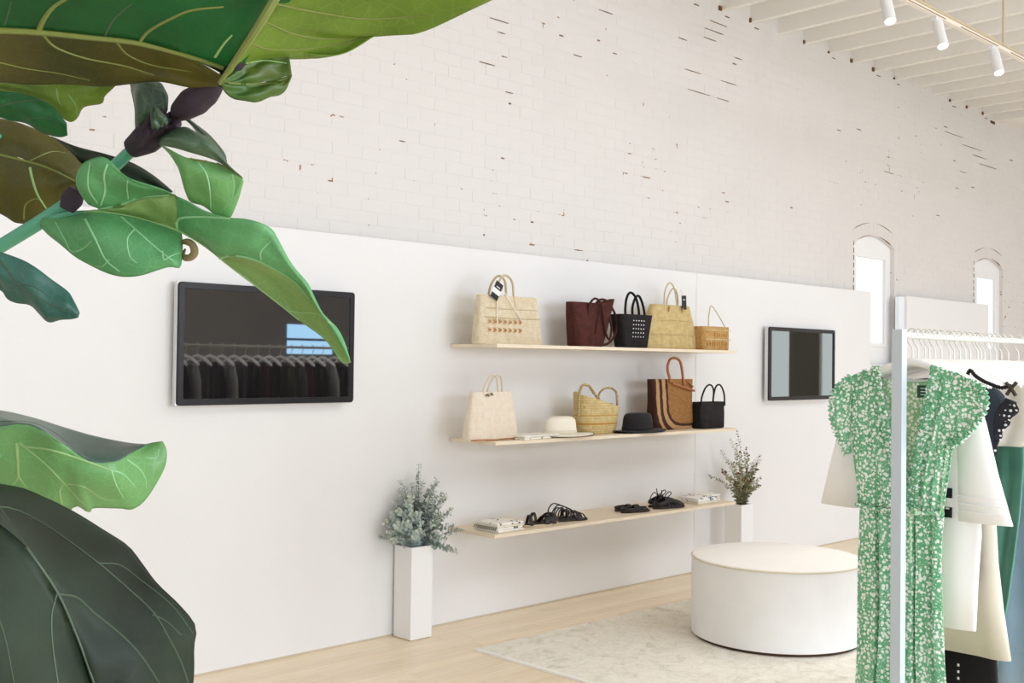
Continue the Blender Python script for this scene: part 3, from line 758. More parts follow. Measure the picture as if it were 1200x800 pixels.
# 7 flat printed pouches
CLO = None
def printed(name, base, ink, sc=60, th=.35, axis='Y'):
    m = NT(name); v = m.coord((1, 1, 1))
    vo = m.n('TexVoronoi', feature='F1', _Scale=sc, _Randomness=.9); m.l(v, vo.inputs['Vector'])
    no = m.n('TexNoise', _Scale=sc * .35, _Detail=2.0); m.l(v, no.inputs['Vector'])
    a = m.n('Math', operation='LESS_THAN'); m.l(vo.outputs['Distance'], a.inputs[0]); a.inputs[1].default_value = th
    b = m.n('Math', operation='GREATER_THAN'); m.l(no.outputs[0], b.inputs[0]); b.inputs[1].default_value = .5
    c = m.n('Math', operation='MULTIPLY'); m.l(a.outputs[0], c.inputs[0]); m.l(b.outputs[0], c.inputs[1])
    m.col(m.mix(c.outputs[0], base, ink)); m.rough(.8, .2); return m.m
PR1 = printed('leaf_print', srgb(246, 242, 232), srgb(96, 88, 66), 60, .42)
def folded(loc, lab, sx, sy, layers, th, mats, rz, edge=None, group='folded cloths on the lowest shelf', name='folded_cloth'):
    t = empty(name, loc, lab, 'cloth', group, rz=rz)
    for k in range(layers):
        rr = random.Random(k + int(loc[0] * 100)); p = MB(); n = 14; z0 = k * th
        G = []; hw, hd = sx / 2 * rr.uniform(.95, 1), sy / 2 * rr.uniform(.94, 1)
        prof = [(-1, .15), (-1.0, .5), (-.985, .85), (-.95, 1)]
        # folded layer: rounded slab with soft, uneven top
        ring = []
        for i in range(n + 1):
            u = -1 + 2 * i / n; row = []
            for (yy, zz) in [(-1 + .02, .05), (-1, .3), (-1, .7), (-.97, .95), (-.6, 1), (0, 1.02), (.6, 1), (.97, .95), (1, .7), (1, .3), (.98, .05), (0, 0.02)]:
                ed = 1 - max(0, (abs(u) - .93)) * 3
                row.append(Vector((hw * u, hd * yy, z0 + th * .5 + (zz - .5) * th * .96 * ed + .0015 * math.sin(u * 7 + k) * (zz > .9))))
            ring.append(row)
        p.rings(ring); p.build('fold_layer', mats[k % len(mats)], t, angle=70)
    if edge:
        p = MB()
        for q in range(12):
            yy = -sy / 2 + sy * (q + .5) / 12
            p.tube([(-sx / 2, yy, layers * th * .6), (-sx / 2 - .012, yy + .003, layers * th * .3)], .0028, 5)
        p.build('tassel_fringe', edge, t)
    return t
folded((4.715, 4.69, Z2), 'flat white pouch with leaf print and brown edge lying on middle shelf', .34, .17, 2, .013, [PR1, cloth('offwhite_cloth', srgb(243, 238, 228))], .12, None, None, 'flat_pouch')

# hats
def hat(x, y, z, lab, mat, band, rx, ry, cr, ch, edge, rz=0):
    t = empty('brimmed_hat', (x, y, z), lab, 'hat', None, rz=rz); n = 56
    def rg(r, zz, wob=0): return [Vector((rx * r * math.cos(a), ry * r * math.sin(a), zz + wob * (.5 + .5 * math.cos(2 * a)))) for a in [2 * PI * j / n for j in range(n)]]
    p = MB(); p.rings([rg(cr, .006), rg(.98, .002, .012), rg(1, .004, .012), rg(.98, .006, .012), rg(cr + .04, .012), rg(cr, .016)], cap0=False, cap1=False); p.build('brim', mat, t, angle=70)
    p = MB(); p.rings([rg(cr, .006), rg(cr * .99, .03), rg(cr * .95, ch * .62), rg(cr * .89, ch * .84), rg(cr * .78, ch * .95), rg(cr * .6, ch), rg(cr * .3, ch * .985), rg(.01, ch * .97)], cap0=False); p.build('crown', mat, t, angle=70)
    p = MB(); p.rings([rg(cr * 1.012, .014), rg(cr * 1.008, .014 + .026)], cap0=False, cap1=False); p.build('hat_band', band, t, solid=.002)
    p = MB(); p.tube([(rx * 1.0 * math.cos(a), ry * 1.0 * math.sin(a), .004 + .012 * (.5 + .5 * math.cos(2 * a))) for a in [2 * PI * j / 48 for j in range(49)]], .0028, 6, cap=False); p.build('brim_edge', edge, t)
    return t
HC = cloth('cream_felt', srgb(246, 240, 224), 900, .9, .02, .1); HB = cloth('black_felt', srgb(40, 38, 40), 900, .9, .04, .1)
hat(4.992, 4.705, Z2, 'cream felt hat with round crown and dark-edged brim on middle shelf', HC, cloth('cream_band', srgb(236, 226, 206)), .255, .14, .48, .125, paint('dark_edge', srgb(90, 66, 50), .7), -.1)
hat(5.745, 4.70, Z2, 'black felt hat with flat crown beside the striped tote on middle shelf', HB, HB, .243, .135, .55, .13, HB, -.05)

# 9 scoop-top straw basket
def scoop(v, a):
    if v.z > .15: v.z += .0 + .05 * max(0, -(v.x / .19)) ** 1.0 - .035 * max(0, v.x / .19) ** .8 + (.02 if v.y > 0 else -.0)
    return v
ST2 = weave('striped_palm', srgb(222, 202, 150), srgb(186, 160, 100), 60, 26, stripes=[(.06, .074, srgb(190, 146, 72)), (.118, .126, srgb(196, 158, 90))])
t = bag('scoop_basket', 'honey straw basket with dipped rim and two braided rope handles on middle shelf', 5.41, 4.78, Z2,
        [(0, .148, .07), (.01, .16, .078), (.08, .178, .085), (.15, .186, .088), (.205, .19, .09, .004)], ST2, e=2.6, fn=scoop)
BRD = weave('braided_rope', srgb(216, 196, 146), srgb(150, 120, 66), 60, 40)
def braid(t, pts, r):
    P = catmull(pts, 40); p = MB()
    for ph in (0, 2.1, 4.2):
        q = []
        for i, v in enumerate(P):
            a = i * .75 + ph; T = (P[min(i + 1, 39)] - P[max(i - 1, 0)]).normalized(); u = T.orthogonal().normalized(); w_ = T.cross(u)
            q.append(v + (u * math.cos(a) + w_ * math.sin(a)) * r * .55)
        p.tube(q, r * .62, 6)
    p.build('handle', BRD, t)
braid(t, [(-.19, -.02, .12), (-.20, -.03, .25), (-.17, -.03, .315), (-.11, -.03, .315), (-.07, -.04, .27), (-.045, -.07, .22)], .009)
braid(t, [(.07, .05, .17), (.09, .05, .26), (.14, .03, .295), (.19, 0, .28), (.20, -.01, .22), (.19, -.02, .15)], .007)

# 11 brown tote with dark contour stripes
def stripe_mat():
    m = NT('striped_basket'); tc = m.n('TexCoord'); sp = m.n('SeparateXYZ'); m.l(tc.outputs['Object'], sp.inputs[0])
    # distance measured from the lower right: stripes run down the left side and sweep to the right along the bottom
    def mth(op, a, b=None):
        k = m.n('Math', operation=op)
        for i, v in enumerate((a, b)):
            if v is None: continue
            if isinstance(v, bpy.types.NodeSocket): m.l(v, k.inputs[i])
            else: k.inputs[i].default_value = v
        return k.outputs[0]
    dx = mth('SUBTRACT', .12, sp.outputs[0]); dz = mth('MAXIMUM', mth('SUBTRACT', .20, sp.outputs[2]), 0.0)
    ex = mth('POWER', mth('MAXIMUM', dx, 0.0), 3.0); ez = mth('POWER', mth('MULTIPLY', dz, 1.28), 3.0)
    d = mth('POWER', mth('ADD', ex, ez), .3333)
    no = m.n('TexNoise', _Scale=24.0, _Detail=3.0); m.l(tc.outputs['Object'], no.inputs['Vector'])
    d = mth('ADD', d, mth('MULTIPLY', mth('SUBTRACT', no.outputs[0], .5), .02))
    br = m.n('TexBrick'); cb = m.n('CombineXYZ'); m.l(sp.outputs[0], cb.inputs[0]); m.l(sp.outputs[2], cb.inputs[1]); m.l(cb.outputs[0], br.inputs['Vector'])
    br.inputs['Scale'].default_value = 1; br.inputs['Brick Width'].default_value = .018; br.inputs['Row Height'].default_value = .007; br.inputs['Mortar Size'].default_value = .0012
    br.inputs['Color1'].default_value = srgb(186, 140, 84); br.inputs['Color2'].default_value = srgb(156, 108, 58); br.inputs['Mortar'].default_value = srgb(110, 72, 38)
    DK = srgb(66, 38, 28); LT = srgb(182, 144, 100)
    st = m.ramp(mth('MULTIPLY', d, 2.5), [(0.0, (0, 0, 0)), (.50, (0, 0, 0)), (.505, (1, 1, 1)), (.565, (1, 1, 1)), (.57, (.4, .4, .4)), (.655, (.4, .4, .4)), (.66, (1, 1, 1)), (.73, (1, 1, 1)), (.735, (.4, .4, .4)), (.80, (.4, .4, .4)), (.805, (1, 1, 1)), (.88, (1, 1, 1))], 'CONSTANT')
    c = m.mix(m.ramp(st, [(0, (0, 0, 0)), (.3, (1, 1, 1))], 'CONSTANT'), br.outputs[0], LT)
    c = m.mix(m.ramp(st, [(0, (0, 0, 0)), (.8, (1, 1, 1))], 'CONSTANT'), c, DK)
    m.col(c); m.rough(.75, .25); m.bump(br.outputs['Fac'], -.6, .002); return m.m
t = bag('striped_tote', 'brown woven tote with dark curved stripes and tan round handle on middle shelf', 6.20, 4.78, Z2,
        [(0, .195, .05), (.012, .215, .058), (.06, .225, .06), (.2, .22, .052), (.33, .235, .04), (.352, .24, .036)], stripe_mat())
TAN = paint('tan_leather', srgb(168, 104, 66), .5)
handle(t, [(-.06, -.045, .33), (-.065, -.045, .36), (-.085, -.04, .43), (-.055, -.035, .49), (.01, -.03, .505), (.065, -.035, .48), (.085, -.04, .41), (.09, -.045, .35), (.1, -.05, .30)], .0095, TAN)
handle(t, [(-.04, -.047, .325), (.03, -.055, .31), (.12, -.056, .29), (.215, -.05, .272)], .009, TAN, 'strap')
handle(t, [(.10, .03, .34), (.15, -.04, .335), (.2, -.05, .30)], .007, TAN, 'strap')

# 12 small black bag
t = bag('small_handbag', 'small plain black woven handbag with slender twin handles, right end of middle shelf', 6.56, 4.71, Z2,
        [(0, .142, .05), (.008, .15, .056), (.1, .152, .056), (.188, .152, .05)], BLK)
handle(t, [(-.145, -.045, .16), (-.14, -.042, .22), (-.09, -.04, .295), (-.03, -.04, .315), (.005, -.042, .27), (-.01, -.045, .17)], .0062, BLH)
handle(t, [(-.0, -.046, .15), (.0, -.044, .22), (.035, -.04, .30), (.09, -.04, .312), (.135, -.042, .25), (.14, -.045, .16)], .0062, BLH)

# folded cloths and sandals, lowest shelf
GR = printed('block_print', srgb(246, 243, 236), srgb(96, 92, 76), 38, .34); OFF = cloth('white_cotton', srgb(246, 243, 236)); BLU = printed('blue_print', srgb(246, 244, 240), srgb(70, 92, 132), 34, .42)
OFF2 = cloth('cream_cotton', srgb(240, 232, 216))
TAS = paint('tassel_dark', srgb(80, 76, 58), .8)
folded((4.50, 4.73, Z3), 'stack of folded white cloths with dark tassel trim, left end of lowest shelf', .225, .20, 4, .0135, [OFF, GR, OFF2, GR], .0, TAS)
folded((4.69, 4.85, Z3), 'low stack of folded cream cloths beside the tasselled white stack', .16, .19, 3, .011, [OFF2, OFF, OFF2], -.05)
folded((6.50, 4.76, Z3), 'folded white cloths with blue printed motifs, right end of lowest shelf', .24, .2, 3, .014, [OFF2, BLU, BLU], .0)
folded((6.645, 4.80, Z3), 'plain white folded cloth at the very right end of lowest shelf', .16, .18, 3, .016, [OFF, OFF2, OFF], -.03)
LE = paint('black_leather', srgb(34, 28, 27), .42, .05, 30, .1); SOLE = paint('pale_sole', srgb(214, 196, 166), .7); LI = paint('insole_brown', srgb(52, 40, 34), .6)
def sole(p, L, W, z0, z1, mi=0, toe=.0):
    n = 28; out = []
    for zz, k in ((z0, .97), (z0 + .002, 1), (z1 - .002, 1), (z1, .97)):
        r_ = []
        for j in range(n):
            a = 2 * PI * j / n; x = math.cos(a) * L / 2; w_ = W / 2 * (1.0 + .14 * math.cos(a) - .2 * math.exp(-((math.cos(a) + .15) / .35) ** 2))
            r_.append(Vector((x * k, math.sin(a) * w_ * k, zz + toe * max(0, math.cos(a)) ** 3)))
        out.append(r_)
    p.rings(out, mi)
def strap(p, x0, x1, W, h_, t_=.0022, wd=.02, y0=-1, y1=1, mi=0, n=10):
    """flat strap arching over the sole from (x0,y0) to (x1,y1)"""
    G = []
    for i in range(n + 1):
        u = i / n; y = (y0 + (y1 - y0) * u) * W / 2; x = x0 + (x1 - x0) * u; z = .012 + h_ * math.sin(PI * u) ** .85
        G.append([Vector((x - wd / 2, y, z)), Vector((x + wd / 2, y, z - .001)), Vector((x + wd / 2, y, z + t_)), Vector((x - wd / 2, y, z + t_))])
    p.rings(G, mi)
def pair(loc, lab, build, rz, dx=.03, dy=.095, sc=1.0):
    a = []
    for k in (0, 1):
        side = 'nearer' if k == 0 else 'farther'
        t = empty('sandal', (loc[0] + k * dx, loc[1] + (dy if k else 0), loc[2]), lab % side, 'sandal', 'sandals on the lowest shelf', rz=rz + k * .05)
        t.scale = (sc,) * 3; build(t, k); a.append(t)
def slide_(t, k):
    p = MB(); sole(p, .235, .085, 0, .014, 0); p.build('sole', SOLE, t)
    p = MB(); sole(p, .228, .08, .013, .018, 0); p.build('insole', LI, t)
    p = MB(); strap(p, .03, .08, .084, .046, wd=.032); p.build('strap', LE, t)
    p = MB(); strap(p, .085, .015, .084, .052, wd=.03); p.build('strap', LE, t)
    p = MB(); strap(p, -.085, -.07, .08, .06, wd=.022); p.build('strap', LE, t)
def strappy_(t, k):
    p = MB(); sole(p, .26, .085, 0, .012, 0); p.build('sole', LI, t)
    for x0, x1, h_ in ((.09, .075, .03), (.06, .075, .036), (.02, .05, .045), (.045, .0, .052)):
        p = MB(); strap(p, x0, x1, .084, h_, wd=.011); p.build('strap', LE, t)
    p = MB(); strap(p, -.05, -.01, .08, .062, wd=.01); strap(p, -.015, -.06, .08, .062, wd=.01); p.build('ankle_strap', LE, t)
    p = MB(); p.tube([(-.115, -.03, .012), (-.12, -.035, .05), (-.10, -.03, .078), (-.065, -.038, .07), (-.05, -.041, .03)], .0042, 6, sm=18)
    p.tube([(-.115, .03, .012), (-.11, .04, .06), (-.06, .05, .095), (.02, .045, .07)], .0042, 6, sm=18); p.build('heel_strap', LE, t)
def flat_(t, k):
    p = MB(); sole(p, .24, .08, 0, .012, 0); p.build('sole', LI, t)
    p = MB(); strap(p, .06, .075, .078, .024, wd=.03); p.build('strap', LE, t)
    p = MB(); strap(p, -.01, .0, .076, .03, wd=.028); p.build('strap', LE, t)
    p = MB(); p.tube([(.08, -.036, .018), (0, -.038, .026), (-.08, -.034, .024), (-.115, 0, .024), (-.08, .034, .024), (0, .038, .026), (.08, .036, .018)], .005, 6, sm=24, flat=2); p.build('rim', LE, t)
def lace_(t, k):
    p = MB(); sole(p, .25, .082, 0, .012, 0); p.build('sole', LI, t)
    p = MB()
    for yy in (-1, 1): p.tube([(.09, yy * .03, .014), (.04, yy * .036, .038), (-.02, yy * .032, .05), (-.09, yy * .03, .03), (-.118, 0, .035)], .006, 6, sm=20, flat=2.2)
    p.build('upper_side', LE, t)
    p = MB()
    for q in range(5):
        x = .075 - q * .026; h_ = .03 + q * .006
        strap(p, x, x - .018, .074, h_, wd=.006, t_=.003); strap(p, x - .018, x, .074, h_, wd=.006, t_=.003)
    p.build('lacing', LE, t)
    p = MB(); p.tube([(-.04, 0, .055), (-.03, -.01, .085), (-.005, -.012, .10), (.01, -.008, .085), (-.02, 0, .062), (-.05, .0, .075), (-.055, .005, .11)], .003, 6, sm=30)
    p.tube([(-.04, 0, .055), (-.085, -.01, .09), (-.12, -.01, .06), (-.13, -.02, .02)], .003, 6, sm=20); p.build('bow', LE, t)
pair((4.79, 4.68, Z3), 'black criss-cross slide sandal with pale sole, %s one of its pair', slide_, -.16, .09, .06)
pair((5.10, 4.71, Z3), 'dark strappy sandal with looped ankle straps, %s one of its pair', strappy_, -.2, .04, .08)
pair((5.73, 4.70, Z3), 'low flat dark brown slip-on sandal, %s one of its pair', flat_, -.22, .03, .085)
pair((6.08, 4.69, Z3), 'black lace-up sandal with ribbon bow, %s one of its pair', lace_, -.18, .05, .085, 1.15)

# ================================================================ CLOTHES RACK
RY, RZT = 1.64, 1.70
XA, XBk = 3.31, 6.62
rk = empty('clothes_rack', (3.31, RY, 0), 'pale grey metal clothes rack with round rail beside the ottoman', 'clothes rack')
RM = paint('rack_powdercoat', srgb(196, 206, 214), .4, .02, 5, .0)
p = MB(); p.tube([(0.0, 0, RZT - .012), (XBk - XA, 0, RZT - .012)], .0115, 14); p.build('rail', paint('rail_satin', srgb(206, 204, 194), .35, .02, 5, .0), rk)
for dx in (0, XBk - XA):
    p = MB(); p.box(dx - .017, dx + .017, -.0175, .0175, .012, RZT + .005); p.build('post', RM, rk, smooth=False, bevel=.002)
    p = MB(); p.box(dx - .02, dx + .02, -.28, .28, 0, .028); p.build('foot', RM, rk, smooth=False, bevel=.002)
p = MB(); p.box(.02, XBk - XA - .02, -.012, .012, .002, .026); p.build('base_bar', RM, rk, smooth=False, bevel=.002)

HGM = paint('hanger_white', srgb(244, 242, 238), .4, .01, 5, 0)
HKM = paint('hanger_hook', srgb(222, 220, 212), .3, .01, 5, 0)
def make_hanger(x, lab, tilt=0.0):
    t = empty('clothes_hanger', (x, RY, RZT), lab, 'hanger', 'white hangers on the clothes rack', rz=tilt)
    p = MB(); N = 26; R_ = []
    for i in range(N + 1):
        u = -1 + 2 * i / N; y = u * .205; z = -.098 - .060 * abs(u) ** 1.35 - .012 * u * u; wd = .013 + .006 * abs(u); hh = .014 * (1 - .25 * abs(u) ** 6)
        R_.append([Vector((wd * math.cos(a) * (1 if abs(u) < .99 else .5), y, z + hh * math.sin(a))) for a in [2 * PI * j / 10 for j in range(10)]])
    p.rings(R_); p.build('shoulder_bar', HGM, t)
    p = MB(); p.tube([(0, 0, -.1), (0, 0, -.055), (0, .014, -.035), (0, .0205, -.012), (0, .012, .006), (0, 0, .0105), (0, -.014, .003), (0, -.0195, -.012)], .0024, 8, sm=22); p.build('hook', HKM, t)
    return t
def place_hanger(proto, x, lab, tilt):
    c = copy_tree(proto); c.location.x = x; c.rotation_euler.z = tilt; c['label'] = lab; return c

# generic hanging garment: closed shell that narrows to the shoulders, with gathered folds
def garment(name, lab, x, rows, mat, sleeves=None, cat='garment', folds=6, famp=.012, seed=0, thick=.022, cy=RY, neck=.07, extra=None, drop=.055):
    rr = random.Random(seed); t = empty(name, (x, cy, 0), lab, cat, 'garments on the clothes rack')
    n = 56; R_ = []; zt, zb = rows[0][0], rows[-1][0]; ph = [rr.uniform(0, 6.28) for _ in range(4)]
    for r_ in rows:
        z, yl, yr = r_[0], r_[1], r_[2]; v = (zt - z) / (zt - zb); c = (yl + yr) / 2; hw = (yl - yr) / 2
        th = thick * (0.55 + .6 * v)
        ring = []
        for j in range(n):
            a = 2 * PI * j / n; cc, ss = math.cos(a), math.sin(a)
            fy = hw * cc; rip = famp * min(1, v * 2.2) * (math.sin(folds * cc * 2.2 + ph[0] + v * .8) * .7 + math.sin(folds * cc * 4.1 + ph[1]) * .3)
            zz = z - (drop * (abs(cc) ** 1.3) + (.03 * max(0, 1 - (fy / neck) ** 2) if abs(fy) < neck else 0)) * max(0, 1 - v * 9)
            ring.append(Vector((th * math.copysign(abs(ss) ** .6, ss) + rip, c + fy, zz)))
        R_.append(ring)
    p = MB(); p.rings(R_, cap0=False, cap1=False); b = p.build('cloth_body', mat, t, solid=.0015)
    if sleeves:
        for s in sleeves:
            rings = []
            for (y, z, hw, th, nx, nz) in s:     # centre, half width along direction (nx,nz) in the y-z plane
                rings.append([Vector((th * math.sin(a), y + nx * hw * math.cos(a), z + nz * hw * math.cos(a))) for a in [2 * PI * j / 24 for j in range(24)]])
            p = MB(); p.rings(rings, cap0=False, cap1=False); p.build('sleeve', mat, t, solid=.0015)
    return t
def rel(pts): return [(z, yl - RY, yr - RY) for z, yl, yr in pts]

# --- green floral dress ---
def floral(name, base, base2, petal, scale=78, th=.45, k2=.46):
    m = NT(name); v = m.coord()
    no = m.n('TexNoise', _Scale=30.0, _Detail=1.0); m.l(v, no.inputs['Vector'])
    mx = m.n('Mix', data_type='RGBA', blend_type='LINEAR_LIGHT'); mx.inputs[0].default_value = .008
    m.l(v, mx.inputs[6]); m.l(no.outputs[1], mx.inputs[7])
    v1 = m.n('TexVoronoi', feature='F1', _Scale=scale, _Randomness=.8); m.l(mx.outputs[2], v1.inputs['Vector'])
    v2 = m.n('TexVoronoi', feature='F1', _Scale=scale * 2.1, _Randomness=1.0); m.l(mx.outputs[2], v2.inputs['Vector'])
    a = m.ramp(v1.outputs['Distance'], [(th - .06, (1, 1, 1)), (th, (0, 0, 0))]); b = m.ramp(v2.outputs['Distance'], [(.30, (1, 1, 1)), (.36, (0, 0, 0))])
    big = m.n('TexNoise', _Scale=9.0, _Detail=2.0); m.l(v, big.inputs['Vector'])
    bc = m.ramp(big.outputs[0], [(.4, base), (.65, base2)])
    c = m.mix(b, bc, tuple(.55 * p_ + .45 * q_ for p_, q_ in zip(petal, base))); c = m.mix(a, c, petal)
    m.col(c); m.rough(.85, .2); m.b.inputs['Sheen Weight'].default_value = .1
    w1 = m.n('TexNoise', _Scale=400.0); m.l(v, w1.inputs['Vector']); m.bump(w1.outputs[0], .25, .0006); return m.m
FLO = floral('green_floral_print', srgb(98, 172, 126), srgb(118, 186, 144), srgb(238, 246, 238))
FLB = floral('green_floral_reverse', srgb(140, 190, 140), srgb(160, 200, 156), srgb(236, 242, 226))
DX = 3.400
dr = empty('floral_dress', (DX, RY, 0), 'long green and white floral wrap dress with ruffled neckline at rack front', 'dress', 'garments on the clothes rack')
def Y3(pts, x0=0.0):
    return [(x0 + (q[2] if len(q) > 2 else 0), q[0] - RY, q[1]) for q in pts]
def rip(amp, k, ph=0, grow=True, vfree=1.0):
    def f(p, u, t): return Vector((p.x + amp * (u ** .6 if grow else 1) * (math.sin(k * t + ph + u * .9) + .35 * math.sin(2.3 * k * t + ph * 2 + 1)), p.y, p.z))
    return f
FX = -.020
# front left and right bodice panels (seen from the room: left is higher y)
p = MB(); p.grid(patch_grid(Y3([(1.800, 1.567), (1.845, 1.49), (1.838, 1.30), (1.825, 1.20), (1.820, 1.125)], -.022), Y3([(1.745, 1.585), (1.738, 1.50), (1.70, 1.34), (1.655, 1.20), (1.625, 1.125)], FX), 26, 40, rip(.006, 17, 0)))
p.build('left_bodice', FLO, dr, solid=.0015)
p = MB(); p.grid(patch_grid(Y3([(1.555, 1.588), (1.572, 1.50), (1.596, 1.38), (1.622, 1.24), (1.628, 1.125)], FX), Y3([(1.485, 1.568), (1.475, 1.46), (1.512, 1.335), (1.528, 1.22), (1.535, 1.125)], -.022), 26, 40, rip(.007, 19, 2)))
p.build('right_bodice', FLO, dr, solid=.0015)
# back panel inside the open neckline
p = MB(); p.grid(patch_grid(Y3([(1.815, 1.565), (1.838, 1.46), (1.825, 1.30), (1.815, 1.12)], .022), Y3([(1.485, 1.565), (1.488, 1.46), (1.528, 1.30), (1.545, 1.12)], .022), 14, 22, lambda q, u, t: Vector((q.x + .004 * math.sin(t * 20), q.y, q.z - (1 - u) ** 6 * .028 * math.sin(PI * t)))))
p.build('back_bodice', FLB, dr, solid=.0015)
# skirt: front, with the overlap and deep gathers, and back
def sk(p_, u, t):
    a = .013 * (.35 + .65 * u)
    x = a * (math.sin(t * 17 + 1) + .5 * math.sin(t * 31 + 2 + u))
    for c_, w_, d in ((.235, .018, .034), (.66, .014, .03), (.86, .02, .018)):
        x += d * math.exp(-((t - c_ - .015 * math.sin(u * 3)) / w_) ** 2) * min(1, u * 4 + .3)
    return Vector((p_.x + x, p_.y + .004 * math.sin(u * 9 + t * 5), p_.z))
p = MB(); p.grid(patch_grid(Y3([(1.820, 1.125), (1.822, .98), (1.832, .72), (1.838, .5), (1.850, .20)], -.006), Y3([(1.532, 1.125), (1.538, .98), (1.527, .72), (1.517, .5), (1.505, .20)], -.006), 40, 90, sk)); p.build('skirt_front', FLO, dr, solid=.0015)
p = MB(); p.grid(patch_grid(Y3([(1.820, 1.125), (1.815, .98), (1.822, .72), (1.838, .20)], .03), Y3([(1.545, 1.125), (1.552, .98), (1.542, .72), (1.52, .20)], .03), 20, 40, rip(.010, 16, 1))); p.build('skirt_back', FLB, dr, solid=.0015)
# ruffled neckline, cap sleeves with frilled rims, waist tie, label
def frill(pts, wd, amp, k, nm='neck_ruffle', side=1, x0=FX):
    A = catmull(Y3(pts, x0), 170); G = []
    for i, a in enumerate(A):
        T = (A[min(i + 1, 169)] - A[max(i - 1, 0)]).normalized(); nrm = Vector((0, -T.z, T.y)) * side; row = []
        for j in range(5):
            t = j / 4; w_ = wd * (t - .35); row.append(a + nrm * w_ + Vector((-.006 - amp * abs(t - .3) * 1.2 * math.sin(i * k * .42), 0, amp * .12 * math.cos(i * k * .21) * t)))
        G.append(row)
    p = MB(); p.grid(G); p.build(nm, FLO, dr, solid=.001)
frill([(1.748, 1.588), (1.738, 1.50), (1.70, 1.34), (1.655, 1.20), (1.63, 1.13)], .030, .013, 1.25, side=1)
frill([(1.553, 1.590), (1.572, 1.50), (1.596, 1.38), (1.622, 1.24), (1.632, 1.13)], .038, .014, 1.25, side=-1)
frill([(1.80, 1.575), (1.775, 1.50), (1.765, 1.38), (1.77, 1.25), (1.775, 1.13)], .010, .006, 1.5, 'shoulder_tuck', x0=-.012)
frill([(1.475, 1.45), (1.50, 1.36), (1.515, 1.25), (1.53, 1.15)], .01, .006, 1.5, 'shoulder_tuck', x0=-.006)
def capf(p_, u, t): return Vector((p_.x + .006 * math.sin(u * 30) * t + .006 * math.sin(t * 5), p_.y, p_.z + .004 * math.sin(u * 30) * t))
p = MB(); p.grid(patch_grid(Y3([(1.785, 1.578), (1.835, 1.50), (1.842, 1.40), (1.838, 1.30)], -.026), Y3([(1.835, 1.555), (1.893, 1.495), (1.900, 1.405), (1.846, 1.292)], -.022), 34, 10, capf)); p.build('cap_sleeve', FLO, dr, solid=.001)
p = MB(); p.grid(patch_grid(Y3([(1.50, 1.578), (1.470, 1.52), (1.480, 1.42), (1.512, 1.335)], -.026), Y3([(1.455, 1.555), (1.405, 1.515), (1.408, 1.452), (1.492, 1.338)], -.022), 34, 10, capf)); p.build('cap_sleeve', FLO, dr, solid=.001)
frill([(1.84, 1.55), (1.898, 1.495), (1.905, 1.405), (1.85, 1.29)], .022, .010, 1.9, 'sleeve_frill', x0=-.022)
frill([(1.45, 1.545), (1.402, 1.512), (1.404, 1.45), (1.47, 1.365), (1.505, 1.345), (1.49, 1.33)], .024, .010, 1.9, 'sleeve_frill', side=-1, x0=-.024)
p = MB()
wc = [(-.03, 1.820 - RY, 1.125), (-.036, 1.74 - RY, 1.118), (-.038, 1.64 - RY, 1.12), (-.034, 1.58 - RY, 1.122), (-.028, 1.532 - RY, 1.128)]
p.tube(wc, .006, 8, sm=20); p.build('waist_seam', FLO, dr)
p = MB(); yb = 1.625 - RY
for s in (-1, 1): p.tube([(-.045, yb, 1.118), (-.055, yb + s * .018, 1.135), (-.055, yb + s * .03, 1.12), (-.047, yb, 1.112)], .004, 6, sm=14)
p.tube([(-.045, yb, 1.116), (-.052, yb + .012, 1.04), (-.05, yb + .01, .93)], .003, 6, sm=14); p.tube([(-.045, yb, 1.116), (-.052, yb - .008, 1.05), (-.05, yb - .006, .97)], .003, 6, sm=14)
p.build('waist_tie', FLB, dr)
p = MB(); p.box(.014, .0155, 1.618 - RY - .036, 1.618 - RY + .012, 1.487, 1.527)
p.build('neck_label', paint('label_green', srgb(36, 84, 62), .7), dr, smooth=False)
p = MB()
for q in range(3): p.box(.0128, .0138, 1.600 - RY - .012, 1.600 - RY + .018, 1.518 - q * .010, 1.5155 - q * .010)
p.build('label_lettering', M['tagwhite'], dr, smooth=False)

# --- white tunic behind it ---
WT = cloth('white_linen', srgb(252, 252, 252), 700, .85, .02, .2)
tu = garment('white_tunic', 'white wide-sleeved tunic with black and white tag hanging behind the floral dress', 3.485,
    rel([(1.575, 1.78, 1.53), (1.53, 1.84, 1.485), (1.46, 1.855, 1.47), (1.35, 1.86, 1.462), (1.2, 1.86, 1.455), (1.05, 1.855, 1.452), (.9, 1.855, 1.462), (.75, 1.86, 1.468)]), WT, folds=3, famp=.004, seed=4, thick=.018, drop=.03,
    sleeves=[[(1.835 - RY, 1.50, .045, .018, .5, .85), (1.880 - RY, 1.40, .055, .022, .9, .4), (1.912 - RY, 1.25, .065, .024, .97, .12), (1.943 - RY, 1.10, .073, .024, .97, .03)],
             [(1.51 - RY, 1.50, .04, .018, .5, -.85), (1.486 - RY, 1.40, .050, .022, .96, -.3), (1.465 - RY, 1.25, .067, .024, 1, 0), (1.446 - RY, 1.095, .094, .024, 1, 0)]])
p = MB()
for a, b_, m_ in ((0, .34, 0), (.34, .64, 1), (.64, 1, 0)): p.box(-.0375, -.036, 1.528 - RY, 1.556 - RY, 1.20 - .095 * b_, 1.20 - .095 * a, m_)
p.box(-.0385, -.0375, 1.537 - RY, 1.549 - RY, 1.132, 1.137, 1); p.build('swing_tag', [M['tagblack'], M['tagwhite']], tu, smooth=False)
p = MB()
for zz in (1.128, 1.152, 1.176): p.tube([(-.0235, 1.36 - RY + .004, zz), (-.0265, 1.445 - RY, zz), (-.0235, 1.535 - RY, zz)], .0014, 5)
p.build('cuff_stitching', WT, tu)

